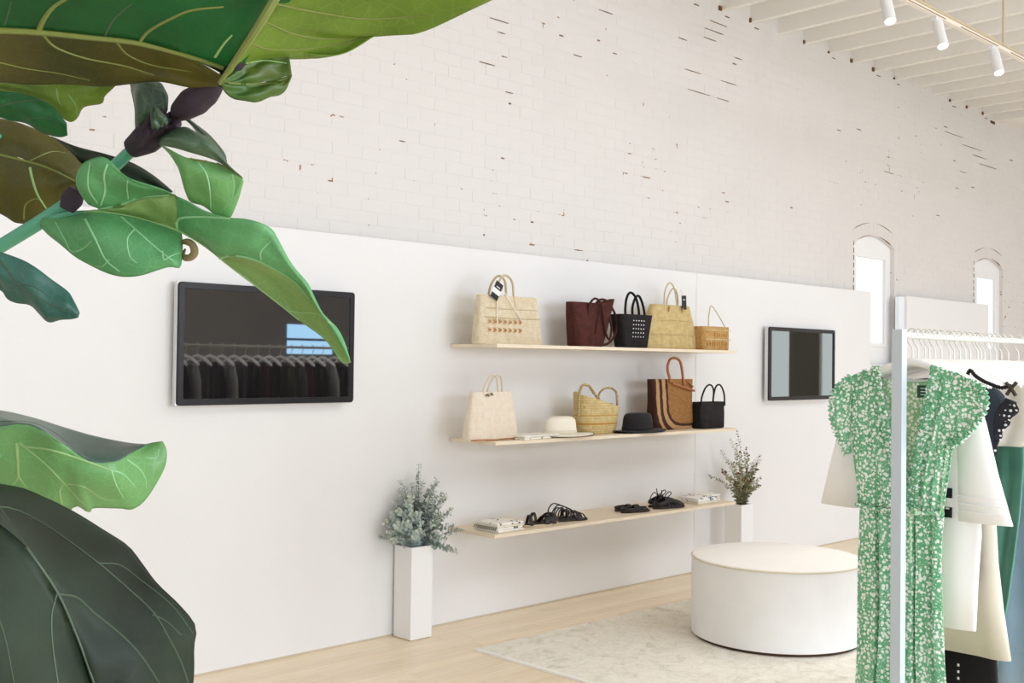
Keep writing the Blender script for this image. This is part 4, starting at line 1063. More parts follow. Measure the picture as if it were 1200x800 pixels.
# --- garments further back that show past the tunic ---
CR = cloth('cream_silk', srgb(222, 216, 198), 700, .6, .06, .1)
BK = cloth('black_crepe', srgb(26, 23, 25), 700); NV = cloth('navy_denim', srgb(78, 84, 96), 500, c2=srgb(60, 66, 78)); GN = cloth('bottle_green', srgb(74, 126, 110), 500, c2=srgb(92, 144, 124)); DN = cloth('pale_denim', srgb(164, 190, 208), 420, c2=srgb(146, 174, 194))
CH2 = cloth('charcoal', srgb(88, 86, 88), 500); GY = cloth('grey_wool', srgb(168, 170, 168), 420, c2=srgb(140, 140, 140)); PL = cloth('plum', srgb(88, 50, 66), 500); OL = cloth('olive_drab', srgb(74, 74, 60), 500)
WH2 = cloth('soft_white_jersey', srgb(228, 226, 214), 700)
DOT = NT('polka_dot'); v_ = DOT.coord(); vo_ = DOT.n('TexVoronoi', feature='F1', _Scale=62.0, _Randomness=.15); DOT.l(v_, vo_.inputs['Vector'])
DOT.col(DOT.mix(DOT.ramp(vo_.outputs['Distance'], [(.27, (1, 1, 1)), (.31, (0, 0, 0))]), srgb(34, 32, 42), srgb(240, 240, 240))); DOT.rough(.8); DOT = DOT.m
garment('cream_dress', 'cream silk slip dress below the white tunic hem', 3.615, rel([(1.56, 1.76, 1.53), (1.45, 1.80, 1.49), (1.3, 1.79, 1.50), (1.12, 1.79, 1.460), (.95, 1.80, 1.450), (.8, 1.81, 1.432), (.645, 1.83, 1.408)]), CR, folds=3, famp=.008, seed=9)
g = garment('black_skirt', 'black dress with dotted white stitching, hem lowest below the cream dress', 3.67, rel([(1.55, 1.76, 1.55), (1.3, 1.78, 1.52), (1.0, 1.79, 1.50), (.7, 1.80, 1.48), (.28, 1.82, 1.46)]), BK, folds=3, famp=.006, seed=3)
p = MB()
for q in range(9): p.box(-.052, -.050, 1.577 - RY, 1.583 - RY, .60 - q * .022 - .008, .60 - q * .022)
p.build('stitching', M['tagwhite'], g, smooth=False)
nv = empty('navy_dress', (3.56, RY, 0), 'dark navy top with black and white polka dot ruffle strap', 'dress', 'garments on the clothes rack')
p = MB(); p.grid(patch_grid(Y3([(1.75, 1.54), (1.74, 1.45), (1.73, 1.2), (1.75, .9)], .0), Y3([(1.60, 1.556), (1.552, 1.549), (1.514, 1.552), (1.468, 1.539), (1.424, 1.514), (1.405, 1.489), (1.409, 1.439), (1.421, 1.36), (1.46, 1.25), (1.49, 1.1), (1.49, .9)], -.004), 44, 16, rip(.002, 8, 1))); p.build('bodice', NV, nv, solid=.002)
p = MB(); A = catmull(Y3([(1.397, 1.492), (1.423, 1.453), (1.436, 1.411), (1.434, 1.352), (1.44, 1.30)], -.022), 30); B = catmull(Y3([(1.363, 1.479), (1.356, 1.458), (1.381, 1.419), (1.412, 1.364), (1.43, 1.30)], -.022), 30)
p.grid([[A[i].lerp(B[i], j / 7) + Vector((-.012 * math.sin(i * .9) * j / 7, 0, 0)) for j in range(8)] for i in range(30)]); p.build('polka_ruffle', DOT, nv, solid=.001)
p = MB(); p.tube(Y3([(1.56, 1.548), (1.55, 1.560), (1.538, 1.552)], -.01), .006, 8, sm=10); p.build('strap_loop', BK, nv)
ch = empty('chain_necklace', (3.455, RY, 0), 'black beaded chain strap draped over the white hangers', 'chain', None)
p = MB(); A = catmull(Y3([(1.492, 1.56, .015), (1.477, 1.577, .005), (1.459, 1.561, .0), (1.432, 1.545, -.005), (1.408, 1.535, -.005), (1.377, 1.525, -.005), (1.352, 1.531, .005)], 0), 22)
for i, a in enumerate(A): p.lathe([(.0005, -.007), (.0062, -.003), (.0065, .003), (.0005, .007)], (a.x, a.y, a.z), 8)
p.build('bead_strand', BK, ch)
p = MB(); q0 = Vector((.0, 1.348 - RY, 1.523))
p.tube([q0 + Vector((0, .016, .018)), q0, q0 + Vector((0, -.014, -.022))], .006, 8, sm=10); p.tube([q0 + Vector((0, -.016, .02)), q0, q0 + Vector((0, .014, -.02))], .006, 8, sm=10); p.build('bow', paint('bow_dark', srgb(60, 48, 40), .5), ch)
garment('white_blouse', 'soft white puffed blouse above the bottle green dress', 3.90, rel([(1.585, 1.74, 1.52), (1.54, 1.80, 1.46), (1.45, 1.80, 1.44), (1.38, 1.80, 1.44), (1.33, 1.78, 1.46), (1.315, 1.76, 1.48)]), WH2, folds=4, famp=.01, seed=14, thick=.04)
garment('green_dress', 'bottle green dress hanging under the white blouse', 3.96, rel([(1.36, 1.72, 1.52), (1.33, 1.74, 1.50), (1.246, 1.73, 1.50), (1.08, 1.73, 1.511), (.93, 1.74, 1.528), (.777, 1.75, 1.548), (.59, 1.76, 1.58), (.46, 1.77, 1.597)]), GN, folds=4, famp=.012, seed=21, drop=.01)
garment('denim_dress', 'flared pale blue denim dress at right edge of the photo', 4.06, rel([(1.57, 1.74, 1.54), (1.5, 1.76, 1.48), (1.25, 1.76, 1.46), (1.1, 1.76, 1.44), (.9, 1.77, 1.42), (.65, 1.78, 1.40), (.3, 1.80, 1.38)]), DN, folds=3, famp=.010, seed=33)
rest = [(4.17, BK, 'black blouse', 1), (4.27, GY, 'grey wool jacket', 1), (4.38, CH2, 'charcoal tunic', 0), (4.49, BK, 'black shirt', 1), (4.60, GY, 'light grey cardigan', 1), (4.71, CH2, 'charcoal dress', 0), (4.82, BK, 'black jacket', 1),
        (4.94, PL, 'plum blouse', 0), (5.05, BK, 'black dress', 0), (5.16, OL, 'olive shirt', 1), (5.27, CH2, 'dark grey coat', 1), (5.38, PL, 'plum dress', 0), (5.49, BK, 'black tunic', 1), (5.60, GY, 'grey shirt', 1), (5.72, BK, 'black coat', 1),
        (5.84, CH2, 'charcoal skirt suit', 0), (5.96, OL, 'olive dress', 0), (6.08, BK, 'long black dress', 0), (6.22, GY, 'grey dress', 0), (6.36, CH2, 'charcoal blouse', 1)]
ORD = ['first', 'second', 'third', 'fourth', 'fifth', 'sixth', 'seventh', 'eighth', 'ninth', 'tenth', 'eleventh', 'twelfth', 'thirteenth', 'fourteenth', 'fifteenth', 'sixteenth', 'seventeenth', 'eighteenth', 'nineteenth', 'twentieth']
SL = [[(.165, -0.14 + 1.64, .040, .02, .6, .8), (.20, 1.40, .045, .025, .97, .25), (.215, 1.15, .045, .025, 1, .05), (.22, .98, .045, .024, 1, 0)],
      [(-.165, -0.14 + 1.64, .040, .02, .6, -.8), (-.20, 1.40, .045, .025, .97, -.25), (-.215, 1.15, .045, .025, 1, -.05), (-.22, .98, .045, .024, 1, 0)]]
for i, (x, m_, what, sl) in enumerate(rest):
    h_ = random.Random(i).uniform(.35, .8)
    garment(what.split()[-1] if what.split()[-1] != 'suit' else 'skirt_suit', what + ' hanging %s after the pale denim dress, reflected in the left screen' % ORD[i], x,
            [(1.59, .10, -.10), (1.565, .155, -.155), (1.50, .178, -.178), (1.2, .18, -.18), (.95, .20, -.20), (h_, .23, -.23)], m_, SL if sl else None, folds=4, famp=.012, seed=50 + i, thick=.028)
hx = [3.40, 3.485, 3.615, 3.67, 3.56, 3.80, 3.90, 3.96, 4.06] + [r_[0] for r_ in rest]
labs = ['white hanger holding the green floral dress', 'white hanger holding the white tunic', 'white hanger holding the cream slip dress', 'white hanger holding the black stitched dress',
        'white hanger holding the navy polka dot dress', 'empty white hanger beside the navy dress', 'white hanger holding the puffed white blouse', 'white hanger holding the bottle green dress', 'white hanger holding the pale denim dress'] + ['white hanger holding the ' + r_[2] for r_ in rest]
h0 = make_hanger(hx[0], labs[0], .0); rr = random.Random(2)
for x, lb in list(zip(hx, labs))[1:]: place_hanger(h0, x + rr.uniform(-.004, .004), lb, rr.uniform(-.06, .06))
rr = random.Random(9)
for k, x in enumerate((3.44, 3.52, 3.71, 3.755, 3.84, 3.93, 4.01, 4.11)):
    place_hanger(h0, x, 'empty white hanger squeezed between the front garments, %s from the rack end' % ORD[k], rr.uniform(-.05, .05))

# ================================================================ FIDDLE LEAF FIG close to the camera
def V(px_, py_, d):
    return EYE + (FW + RT * ((px_ - 600) / FPX) + UP * ((400 - py_) / FPX)) * d
fig = empty('fiddle_leaf_fig', (-.75, 1.0, 0), 'large fiddle leaf fig with broad green leaves filling the left foreground', 'plant')
FO = Vector(fig.location)
def figleaf(name, cols, trans, rough=.42, veinc=.35, c3=None):
    m = NT(name); v = m.coord()
    no = m.n('TexNoise', _Scale=9.0, _Detail=3.0); m.l(v, no.inputs['Vector'])
    base = m.ramp(no.outputs[0], [(.32, cols[0]), (.55, cols[1]), (.75, cols[2])])
    vo = m.n('TexVoronoi', feature='DISTANCE_TO_EDGE', _Scale=75.0); m.l(v, vo.inputs['Vector'])
    e = m.ramp(vo.outputs[0], [(0.0, (1, 1, 1)), (.05, (0, 0, 0))])
    vo2 = m.n('TexVoronoi', feature='DISTANCE_TO_EDGE', _Scale=260.0); m.l(v, vo2.inputs['Vector'])
    e2 = m.ramp(vo2.outputs[0], [(0.0, (.5, .5, .5)), (.08, (0, 0, 0))])
    ad = m.mix(1.0, e, e2, 'ADD')
    ml = m.n('Math', operation='MULTIPLY'); m.l(ad, ml.inputs[0]); ml.inputs[1].default_value = veinc
    lite = tuple(min(1, x * 1.8 + .03) for x in cols[2][:3]) + (1,)
    c = m.mix(ml.outputs[0], base, lite)
    m.col(c); m.rough(rough, .5 if rough < .5 else .22); m.bump(ad, -.35, .0012)
    tr_ = m.n('BsdfTranslucent'); tc = m.mix(1.0, c, (1.35, 1.25, .45, 1), 'MULTIPLY'); m.l(tc, tr_.inputs[0])
    ms = m.n('MixShader'); ms.inputs[0].default_value = trans
    out = m.t.nodes['Material Output']; m.l(m.b.outputs[0], ms.inputs[1]); m.l(tr_.outputs[0], ms.inputs[2]); m.l(ms.outputs[0], out.inputs[0])
    return m.m
S = srgb
LM = {
 'moss': figleaf('fig_leaf_moss', (S(44, 92, 36), S(92, 112, 42), S(58, 112, 48)), .3, veinc=.06),
 'sage': figleaf('fig_leaf_sage', (S(118, 150, 84), S(132, 166, 98), S(146, 178, 112)), .3, veinc=.1),
 'deep': figleaf('fig_leaf_deep', (S(10, 76, 34), S(18, 100, 42), S(30, 116, 52)), .25, veinc=.05),
 'olive': figleaf('fig_leaf_olive', (S(62, 66, 20), S(92, 88, 30), S(112, 104, 38)), .35, veinc=.08),
 'lime': figleaf('fig_leaf_lime', (S(104, 134, 44), S(132, 160, 62), S(152, 174, 78)), .4, veinc=.08),
 'fresh': figleaf('fig_leaf_fresh', (S(84, 150, 92), S(102, 168, 110), S(118, 182, 124)), .3, veinc=.12),
 'mid': figleaf('fig_leaf_mid', (S(104, 156, 90), S(120, 176, 108), S(136, 190, 126)), .3, veinc=.1),
 'teal': figleaf('fig_leaf_teal', (S(48, 92, 80), S(62, 110, 96), S(78, 126, 110)), .15, veinc=.1),
 'top': figleaf('fig_leaf_upper', (S(44, 66, 58), S(80, 104, 94), S(120, 138, 126)), .1, .35, veinc=.05),
 'dark': figleaf('fig_leaf_dark', (S(22, 32, 22), S(34, 46, 33), S(50, 64, 48)), .08, .5, veinc=.04),  # darkest green of the leaf set
 'bud': figleaf('fig_young_leaf', (S(40, 62, 44), S(62, 88, 62), S(88, 112, 86)), .15, veinc=.2)}
VEIN = {'pale': paint('vein_pale', S(146, 182, 118), .5), 'olive': paint('vein_olive', S(118, 128, 62), .5), 'dim': paint('vein_dim', S(66, 84, 62), .5), 'mint': paint('vein_mint', S(140, 194, 140), .5)}
BARK = paint('fig_node', S(48, 34, 46), .6, .15, 60, .4); STEM = paint('fig_stem', S(92, 168, 134), .4, .08, 20, .15)
def R3(pts, dd=None): return [tuple(V(q[0], q[1], q[2]) - FO) for q in pts]
def leaf(patches, veins=(), name='leaf', bump=.006, thick=.0009, label=None):
    """patches: (curve A, curve B, material, bulge); curves are outline points (x, y, distance)"""
    mb = MB(); mats = []
    for (A, B, mk, bulge) in patches:
        if mk not in mats: mats.append(mk)
        a3, b3 = R3(A), R3(B); seed = len(mats) * 1.7 + A[0][0] * .01
        def fn(p_, u, t, bulge=bulge, seed=seed):
            w_ = noise.noise(Vector((u * 4 + seed, t * 2.2, 0.3))) * bump * min(1, 6 * t * (1 - t)) * min(1, 8 * u * (1 - u) + .0)
            edge = .0007 * math.sin(u * 23 + seed) * (t ** 8)
            return p_ - FW * (bulge * math.sin(PI * t) * math.sin(PI * min(1, max(0, u))) ** .5 + w_) + UP * edge
        mb.grid(patch_grid(a3, b3, 54, 20, fn), mats.index(mk))
    o = mb.build(name, [LM[k] for k in mats], fig, solid=thick, merge=.0004, label=label, angle=180)
    if veins:
        bm = bmesh.new(); bm.from_mesh(o.data); tree = BVHTree.FromBMesh(bm); bm.free()
        vs = {}
        for (mk, r0, r1, pts) in veins:
            P = catmull([(q[0], q[1], 0) for q in pts], 26); run = []; segs = []
            for i, q in enumerate(P):
                d = (FW + RT * ((q.x - 600) / FPX) + UP * ((400 - q.y) / FPX)).normalized()
                hit = tree.ray_cast(EYE - FO, d)
                if hit[0] is None:
                    if len(run) > 2: segs.append(run)
                    run = []
                else: run.append((hit[0] - d * .0003, i / 25))
            if len(run) > 2: segs.append(run)
            for run in segs:
                vs.setdefault(mk, MB()).tube([a for a, _ in run], [r0 + (r1 - r0) * u for _, u in run], 6, flat=.8)
        for mk, m_ in vs.items(): m_.build('vein', VEIN[mk], o)
    return o
# big leaf at top left, its lower half turned under
leaf([([(272, 92, .855), (215, 64, .84), (160, 50, .83), (100, 43, .82), (40, 37, .81), (-40, 34, .80)], [(385, -60, .80), (240, -130, .76), (150, -130, .73), (90, -130, .73), (20, -120, .73), (-60, -110, .73)], 'deep', .02),
      ([(262, 90, .84), (215, 64, .84), (160, 50, .83), (100, 43, .82), (40, 37, .81), (-40, 34, .80)], [(258, 100, .86), (228, 103, .87), (190, 95, .87), (150, 99, .875), (100, 100, .875), (40, 98, .87), (-40, 96, .86)], 'olive', -.006)],
     [('olive', .0026, .0036, [(262, 80), (215, 64), (160, 50), (100, 43), (40, 37), (-6, 35)]), ('olive', .0022, .0012, [(46, 35), (52, 22), (63, 8), (82, -4)]), ('dim', .001, .0007, [(122, 46), (128, 30), (140, 16), (155, 4)]),
      ('olive', .0014, .0009, [(163, 50), (175, 36), (200, 22), (225, 12), (262, 8)]), ('olive', .0014, .0007, [(48, 38), (65, 55), (100, 68), (145, 77), (180, 88)]), ('olive', .0012, .0007, [(137, 50), (150, 64), (178, 76), (225, 84)]),
      ('olive', .001, .0006, [(0, 73), (30, 80), (70, 86), (105, 94)]), ('dim', .0008, .0006, [(5, 30), (10, 14), (13, 2)]), ('pale', .0012, .0008, [(252, 67), (262, 52), (272, 41)])], bump=.008)
# leaf spreading right along the top edge
leaf([([(258, 98, .84), (272, 76, .84), (290, 50, .83), (308, 22, .82), (330, -15, .81), (350, -50, .80)], [(262, 96, .84), (300, 70, .86), (336, 60, .87), (400, 63, .88), (450, 38, .88), (485, 39, .88), (540, 18, .87), (600, -15, .85), (650, -60, .82)], 'lime', -.022),
      ([(258, 98, .84), (280, 80, .85), (310, 66, .865), (338, 60, .872)], [(258, 98, .84), (285, 98, .855), (315, 96, .868), (342, 88, .872)], 'moss', .002),
      ([(258, 98, .84), (285, 98, .855), (315, 96, .868), (342, 88, .872)], [(258, 98, .84), (266, 110, .85), (288, 119, .858), (312, 116, .866), (332, 108, .872), (339, 98, .872), (342, 88, .872)], 'moss', .003)],
     [('olive', .0012, .0008, [(262, 97), (285, 98), (325, 98)]), ('pale', .001, .0006, [(288, 74), (310, 71), (336, 74)]),
      ('olive', .0012, .0006, [(308, 24), (345, 40), (395, 46), (440, 38)]), ('olive', .0012, .0006, [(290, 50), (320, 58), (370, 56), (430, 44)]), ('olive', .0014, .0007, [(320, 4), (370, 14), (430, 22), (500, 18)])])
mb = MB(); mb.tube(R3([(257, 98, .838), (272, 76, .828), (290, 50, .815), (308, 22, .805), (330, -15, .80)]), [.0016, .0026, .0034, .0036], 8, sm=20); mb.build('midrib', VEIN['olive'], fig)
# bright leaf tip below the big one, and rounded leaf beside it
leaf([([(-40, 97, .93), (30, 97, .92), (80, 97, .92), (137, 98, .92)], [(-40, 104, .93), (10, 108, .93), (50, 122, .93), (79, 142, .93), (90, 138, .93), (98, 125, .93), (119, 122, .93), (123, 112, .925), (137, 98, .92)], 'lime', .006)],
     [('pale', .0009, .0005, [(0, 104), (40, 114), (70, 132)]), ('pale', .0007, .0004, [(66, 104), (68, 116), (72, 124)]), ('pale', .0007, .0004, [(80, 111), (88, 122), (90, 134)])])
leaf([([(-40, 108, .90), (0, 107, .90), (35, 112, .90), (60, 124, .905), (78, 144, .91)], [(-40, 138, .91), (0, 138, .91), (30, 145, .915), (62, 160, .92), (79, 158, .915)], 'deep', .006)],
     [('dim', .0007, .0004, [(0, 124), (30, 118), (50, 118)]), ('dim', .0007, .0004, [(20, 142), (45, 138), (68, 142)])])
# broad olive leaf behind the stem
leaf([([(-60, 130, 1.02), (0, 139, 1.02), (30, 147, 1.02), (62, 162, 1.02), (82, 178, 1.02), (97, 194, 1.02)], [(-60, 200, 1.0), (0, 181, 1.0), (35, 190, 1.0), (60, 198, 1.0), (80, 206, 1.0), (92, 214, 1.0)], 'olive', .01),
      ([(-60, 200, 1.0), (0, 181, 1.0), (35, 190, 1.0), (60, 198, 1.0), (80, 206, 1.0), (92, 214, 1.0)], [(-60, 235, 1.03), (0, 250, 1.03), (20, 261, 1.03), (44, 262, 1.03), (70, 250, 1.03), (90, 230, 1.02)], 'olive', .01)],
     [('olive', .0016, .0012, [(-5, 180), (35, 190), (60, 198), (88, 212)]), ('pale', .0016, .001, [(35, 196), (38, 210), (44, 228), (54, 244)]), ('olive', .001, .0006, [(28, 256), (30, 240), (40, 233), (48, 234)]), ('olive', .001, .0005, [(36, 188), (60, 178), (80, 180)])])
leaf([([(60, 160, 1.06), (90, 172, 1.06), (125, 181, 1.06), (155, 191, 1.06), (180, 206, 1.06), (202, 224, 1.06)], [(78, 176, 1.05), (98, 196, 1.05), (120, 202, 1.05), (150, 210, 1.05), (175, 218, 1.05), (202, 226, 1.06)], 'dark', .006)])
# long hanging leaf in the middle: folded upper half and broad lower lobe
leaf([([(116, 244, .93), (140, 240, .925), (165, 232, .92), (192, 227, .92), (206, 229, .92)], [(103, 239, .92), (90, 218, .90), (91, 202, .89), (98, 190, .885), (112, 185, .88), (126, 187, .88), (148, 206, .885), (170, 216, .89), (192, 222, .90), (206, 229, .92)], 'fresh', .012),
      ([(116, 246, .935), (154, 253, .94), (182, 261, .945), (209, 270, .95)], [(116, 244, .93), (140, 240, .925), (165, 232, .92), (192, 227, .92), (206, 229, .92)], 'sage', .008),  # sage against fresh: shading and translucence put into the colour
      ([(209, 270, .95), (225, 279, .952), (240, 288, .955), (256, 299, .948), (273, 299, .945), (300, 305, .945), (331, 319, .95), (356, 338, .955), (372, 360, .965), (390, 388, .975), (411, 424, .99)],
       [(206, 229, .92), (220, 236, .921), (240, 248, .922), (268, 254, .92), (284, 255, .92), (302, 260, .92), (318, 269, .93), (327, 283, .935), (342, 309, .94), (360, 332, .945), (366, 344, .95), (378, 366, .96), (394, 382, .97), (403, 400, .98), (411, 424, .99)], 'fresh', .006),
      ([(240, 288, .955), (266, 310, .96), (290, 328, .965), (313, 346, .97), (336, 364, .975), (357, 380, .98), (381, 398, .985), (400, 424, .99), (411, 425, .99)],
       [(240, 288, .955), (256, 299, .948), (273, 299, .945), (300, 305, .945), (331, 319, .95), (356, 338, .955), (372, 360, .965), (390, 388, .975), (411, 424, .99)], 'sage', -.004),
      ([(50, 250, .955), (85, 250, .95), (116, 246, .935), (154, 253, .94), (182, 261, .945), (213, 273, .95)], [(48, 265, .95), (66, 283, .94), (95, 304, .93), (125, 320, .925), (165, 323, .925), (198, 312, .93), (211, 312, .935), (214, 288, .945)], 'fresh', .014)],
     [('pale', .0020, .0012, [(62, 252), (90, 250), (118, 248), (154, 253), (182, 261), (209, 270), (240, 288), (266, 309), (300, 335)]), ('mint', .0012, .0008, [(116, 245), (140, 240), (165, 232), (198, 228)]),
      ('mint', .0012, .0009, [(118, 240), (123, 222), (122, 205), (126, 192)]), ('mint', .001, .0006, [(114, 238), (104, 222), (103, 206), (106, 190)]), ('mint', .0009, .0005, [(150, 232), (149, 220), (150, 210)]),
      ('mint', .0013, .0008, [(100, 257), (112, 280), (124, 304), (140, 318)]), ('mint', .0009, .0006, [(65, 260), (76, 280), (84, 294), (96, 292), (108, 282)]), ('mint', .0013, .0008, [(142, 254), (160, 270), (185, 292), (202, 305)]),
      ('mint', .001, .0006, [(158, 268), (149, 280), (152, 300), (160, 308)]), ('mint', .001, .0006, [(190, 294), (192, 304), (200, 300), (210, 296)]), ('mint', .0014, .0009, [(208, 268), (207, 260), (214, 255), (240, 254), (270, 256)]),
      ('mint', .0014, .0008, [(258, 303), (270, 299), (295, 303), (318, 313), (345, 330), (362, 350)]), ('mint', .001, .0006, [(306, 304), (306, 294), (318, 282)]), ('pale', .001, .0006, [(338, 364), (352, 366), (372, 368), (388, 380)]),
      ('pale', .0011, .0008, [(300, 335), (336, 363), (368, 390), (394, 415)]), ('mint', .0008, .0005, [(128, 304), (120, 312), (112, 312)])])
mb = MB(); mb.tube(R3([(209, 287, .95), (216, 283, .945), (225, 286, .94), (228, 296, .94), (222, 302, .94), (214, 300, .945), (217, 292, .95)]), [.0012, .003, .0034, .003, .001], 8, sm=24); mb.build('curled_tip', paint('dry_leaf_edge', S(126, 112, 70), .6), fig)
# curled leaf hanging from the node
leaf([([(186, 168, .90), (200, 176, .90), (217, 184, .90), (240, 188, .905), (262, 194, .91), (284, 208, .915)], [(219, 196, .93), (220, 215, .93), (221, 233, .93), (236, 240, .93), (250, 250, .93), (262, 254, .93), (272, 252, .93), (285, 214, .92)], 'mid', .006),
      ([(186, 170, .90), (200, 172, .89), (222, 178, .885), (248, 186, .89), (270, 198, .905), (284, 208, .915)], [(186, 160, .91), (205, 150, .90), (225, 152, .89), (243, 162, .89), (256, 174, .895), (265, 192, .91)], 'bud', .012)],
     [('mint', .0012, .0008, [(232, 190), (242, 205), (246, 225), (247, 245)]), ('mint', .0007, .0004, [(272, 204), (274, 220), (270, 240)]), ('olive', .0012, .0009, [(195, 178), (215, 178), (226, 187), (250, 190), (268, 198), (284, 209)])])
leaf([([(147, 80, .93), (153, 100, .93), (158, 125, .93), (159, 150, .93), (165, 158, .92)], [(182, 92, .91), (193, 104, .90), (197, 116, .90), (194, 134, .90), (178, 146, .91)], 'bud', .02)],
     [('dim', .0012, .0008, [(147, 80), (155, 108), (159, 130), (160, 150)]), ('dim', .0008, .0005, [(172, 100), (178, 115), (176, 135)])], name='young_leaf')
leaf([([(176, 120, .885), (186, 128, .885), (196, 138, .885)], [(178, 150, .885), (186, 150, .885), (197, 144, .885)], 'bud', .006)], name='young_leaf')
leaf([([(205, 125, .94), (222, 140, .94), (245, 158, .94), (262, 178, .94), (266, 190, .94)], [(210, 135, .94), (228, 150, .94), (240, 166, .94), (250, 180, .94), (264, 192, .94)], 'bud', .008)], name='young_leaf')
# buds, nodes and stems
mb = MB(); mb.tube(R3([(203, 142, .90), (214, 130, .89), (232, 116, .885), (250, 106, .885), (262, 98, .89)]), [.002, .0105, .0145, .0115, .002], 14, sm=24, flat=.7); mb.build('purple_bud_sheath', BARK, fig)
mb = MB(); mb.tube(R3([(154, 174, .915), (170, 164, .91), (190, 150, .905), (206, 140, .90)]), [.0085, .0125, .0115, .007], 12, sm=16)
rr = random.Random(4)
for k in range(9): a = rr.uniform(0, 1); mb.tube(R3([(160 + 40 * a, 170 - 26 * a, .90), (166 + 44 * a + rr.uniform(-8, 8), 158 - 30 * a + rr.uniform(-8, 8), .89), (172 + 46 * a + rr.uniform(-10, 14), 150 - 30 * a + rr.uniform(-12, 12), .893)]), [.004, .003, .001], 6, sm=6)
mb.build('node', BARK, fig)
mb = MB(); mb.tube(R3([(259, 99, .86), (266, 88, .855), (278, 72, .85), (288, 62, .85)]), [.004, .006, .007, .003], 10, sm=12); mb.build('petiole', BARK, fig)
mb = MB(); mb.tube(R3([(120, 206, .94), (135, 194, .93), (150, 180, .92), (163, 170, .915)]), .0052, 12, sm=12); mb.build('stem', STEM, fig)
mb = MB(); mb.tube(R3([(82, 234, .95), (98, 222, .95), (124, 202, .94)]), .0058, 12, sm=8); mb.tube(R3([(78, 246, .93), (84, 234, .93), (90, 222, .93)]), [.006, .0095, .007], 10, sm=8); mb.build('node', BARK, fig)
low = [V(-60, 318, 1.0) - FO, V(-200, 420, 1.05) - FO, Vector((-.05, .02, 1.30)), Vector((.0, 0, .95)), Vector((0, 0, .42))]
mb = MB(); mb.tube(R3([(84, 236, .95), (55, 255, .955), (20, 277, .965), (-10, 294, .975)]) + [tuple(q) for q in low], [.0062, .0066, .007, .008, .010, .014, .016], 14, sm=60); mb.build('stem', STEM, fig)
mb = MB(); mb.tube(R3([(60, 256, .95), (80, 251, .945), (100, 249, .94), (118, 248, .935)]), [.0034, .0022, .0016], 8, sm=10); mb.build('petiole', STEM, fig)
# small blue-green leaf
leaf([([(-30, 285, .88), (0, 295, .88), (25, 304, .88), (41, 313, .88), (60, 327, .885), (79, 341, .89), (86, 352, .89), (93, 366, .89)], [(-30, 330, .89), (0, 340, .89), (10, 351, .89), (33, 357, .89), (46, 367, .89), (58, 377, .89), (72, 375, .89), (92, 371, .89)], 'teal', .01)],
     [('dim', .0012, .0006, [(-5, 300), (8, 316), (20, 332), (50, 352), (80, 366)]), ('dim', .0006, .0004, [(22, 334), (40, 336), (60, 350)])])
# leaf at mid left: silvery upper face folded over the light green underside
leaf([([(-40, 478, .86), (0, 481, .86), (40, 490, .86), (75, 501, .865), (110, 511, .87), (150, 519, .875), (176, 521, .88)], [(-40, 503, .80), (0, 500, .80), (20, 497, .80), (40, 500, .80), (62, 512, .80), (84, 527, .81), (100, 538, .815), (115, 542, .82), (137, 540, .83), (153, 531, .85), (170, 521, .875)], 'top', .012),
      ([(-40, 503, .80), (0, 500, .80), (20, 497, .80), (40, 500, .80), (62, 512, .80), (84, 527, .81), (100, 538, .815), (115, 542, .82), (137, 540, .83), (153, 531, .85), (170, 521, .875), (190, 517, .88)],
       [(-40, 590, .86), (0, 592, .86), (30, 596, .86), (60, 600, .86), (79, 599, .86), (90, 593, .86), (104, 601, .86), (110, 595, .86), (140, 594, .865), (155, 596, .87), (172, 584, .875), (192, 548, .88), (195, 528, .88), (190, 518, .88)], 'mid', .010)],
     [('pale', .0016, .001, [(20, 518), (21, 535), (22, 558)]), ('pale', .001, .0006, [(22, 559), (12, 572)]), ('pale', .001, .0006, [(22, 559), (34, 574)]), ('pale', .0013, .0008, [(22, 518), (50, 540), (75, 566), (98, 590)]), ('pale', .0014, .0009, [(30, 523), (60, 527), (100, 540), (130, 551)]),
      ('mint', .001, .0006, [(130, 551), (136, 568), (145, 584)]), ('mint', .0009, .0005, [(130, 551), (145, 556), (158, 570)]), ('mint', .0009, .0005, [(148, 538), (162, 548), (170, 560), (171, 572)]), ('pale', .0009, .0005, [(73, 592), (70, 575), (76, 567), (98, 570), (120, 584), (138, 586)]),
      ('dim', .0009, .0006, [(0, 494), (35, 495), (65, 508), (95, 534)]), ('mint', .0007, .0004, [(186, 526), (183, 536), (170, 536)])])
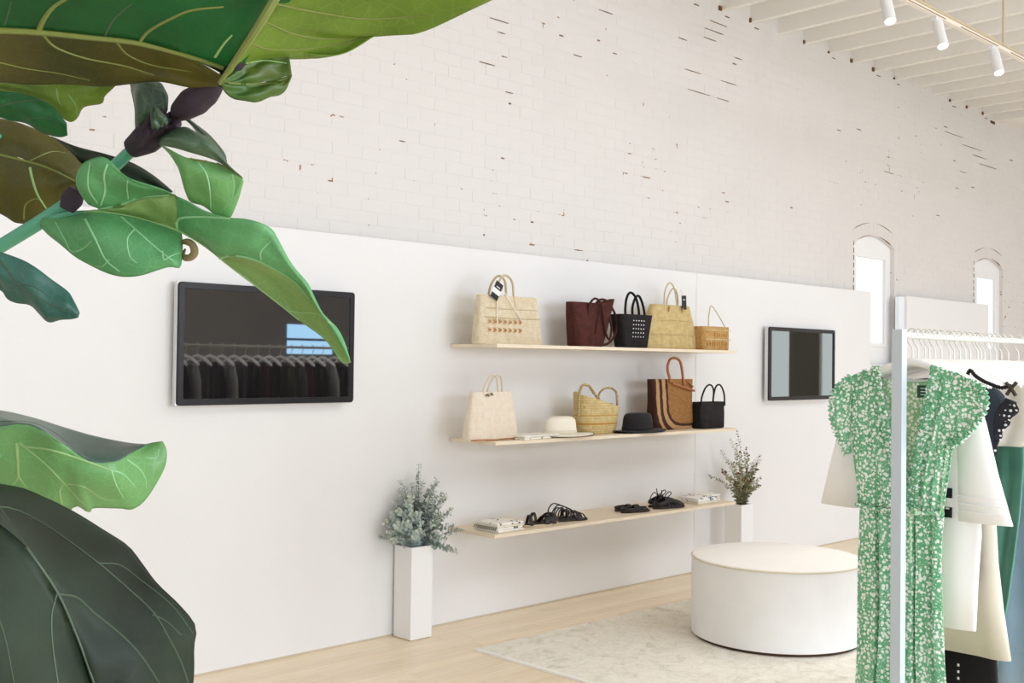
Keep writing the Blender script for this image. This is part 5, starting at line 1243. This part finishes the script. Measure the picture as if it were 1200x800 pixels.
# great dark leaf at lower left
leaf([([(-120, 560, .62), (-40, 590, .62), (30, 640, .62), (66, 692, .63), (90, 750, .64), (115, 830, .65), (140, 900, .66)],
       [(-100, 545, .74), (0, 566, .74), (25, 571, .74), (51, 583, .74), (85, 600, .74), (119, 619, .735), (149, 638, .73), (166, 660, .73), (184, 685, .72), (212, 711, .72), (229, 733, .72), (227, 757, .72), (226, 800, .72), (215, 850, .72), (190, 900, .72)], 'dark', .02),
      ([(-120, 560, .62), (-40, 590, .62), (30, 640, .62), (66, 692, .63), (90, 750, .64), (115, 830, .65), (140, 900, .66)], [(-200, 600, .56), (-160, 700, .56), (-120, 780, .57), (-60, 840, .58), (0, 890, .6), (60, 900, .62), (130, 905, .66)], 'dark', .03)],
     [('dim', .0011, .0009, [(-5, 594), (20, 598), (60, 620), (115, 660), (150, 690), (178, 716), (196, 745), (212, 776), (220, 800)]), ('dim', .0011, .0008, [(0, 596), (30, 640), (66, 692), (90, 745), (110, 800)]),
      ('dim', .0009, .0007, [(68, 696), (90, 700), (110, 718), (140, 742), (165, 768), (190, 806)]), ('dim', .0009, .0007, [(66, 696), (60, 720), (61, 755), (68, 805)]), ('dim', .0008, .0006, [(115, 660), (140, 662), (165, 680), (200, 708), (226, 742)]), ('dim', .0009, .0006, [(-5, 716), (6, 750), (16, 800)]),
      ('dim', .0008, .0006, [(178, 720), (195, 728), (212, 744)])], bump=.02)
low2 = [V(-60, 588, .66) - FO, V(-150, 560, .75) - FO, Vector((.02, 0, 1.12)), Vector((0, 0, .95))]
mb = MB(); mb.tube([tuple(q) for q in low2], [.004, .005, .007, .008], 10, sm=20); mb.build('petiole', STEM, fig)
low3 = [V(-42, 524, .86) - FO, V(-140, 520, .9) - FO, Vector((-.0, 0, 1.2))]
mb = MB(); mb.tube([tuple(q) for q in low3], [.003, .005, .008], 10, sm=20); mb.build('petiole', STEM, fig)
for a, b_, c_ in (((-34, 150), (-120, 210), 1.28), ((0, 318), (-80, 360), 1.25), ((-30, 118), (-140, 200), 1.3)):
    mb = MB(); mb.tube([tuple(V(a[0], a[1], .92 if a[1] < 300 else .885) - FO), tuple(V(b_[0], b_[1], 1.0) - FO), (-.04, .02, c_)], [.0025, .004, .007], 8, sm=14); mb.build('petiole', STEM, fig)
# its pot, standing just outside the frame
pot = empty('plant_pot', (-.75, 1.0, 0), 'white tapered pot of the fiddle leaf fig, out of frame at left', 'pot')
p = MB(); p.lathe([(.13, 0), (.145, .01), (.18, .42), (.185, .44), (.17, .44), (.165, .40)], n=48, cap1=False); p.build('pot_body', M['white'], pot)
p = MB(); p.lathe([(.001, .405), (.1, .41), (.168, .405), (.16, .38), (.001, .38)], n=32, cap0=False, cap1=False); p.build('soil', bpy.data.materials['soil'], pot)
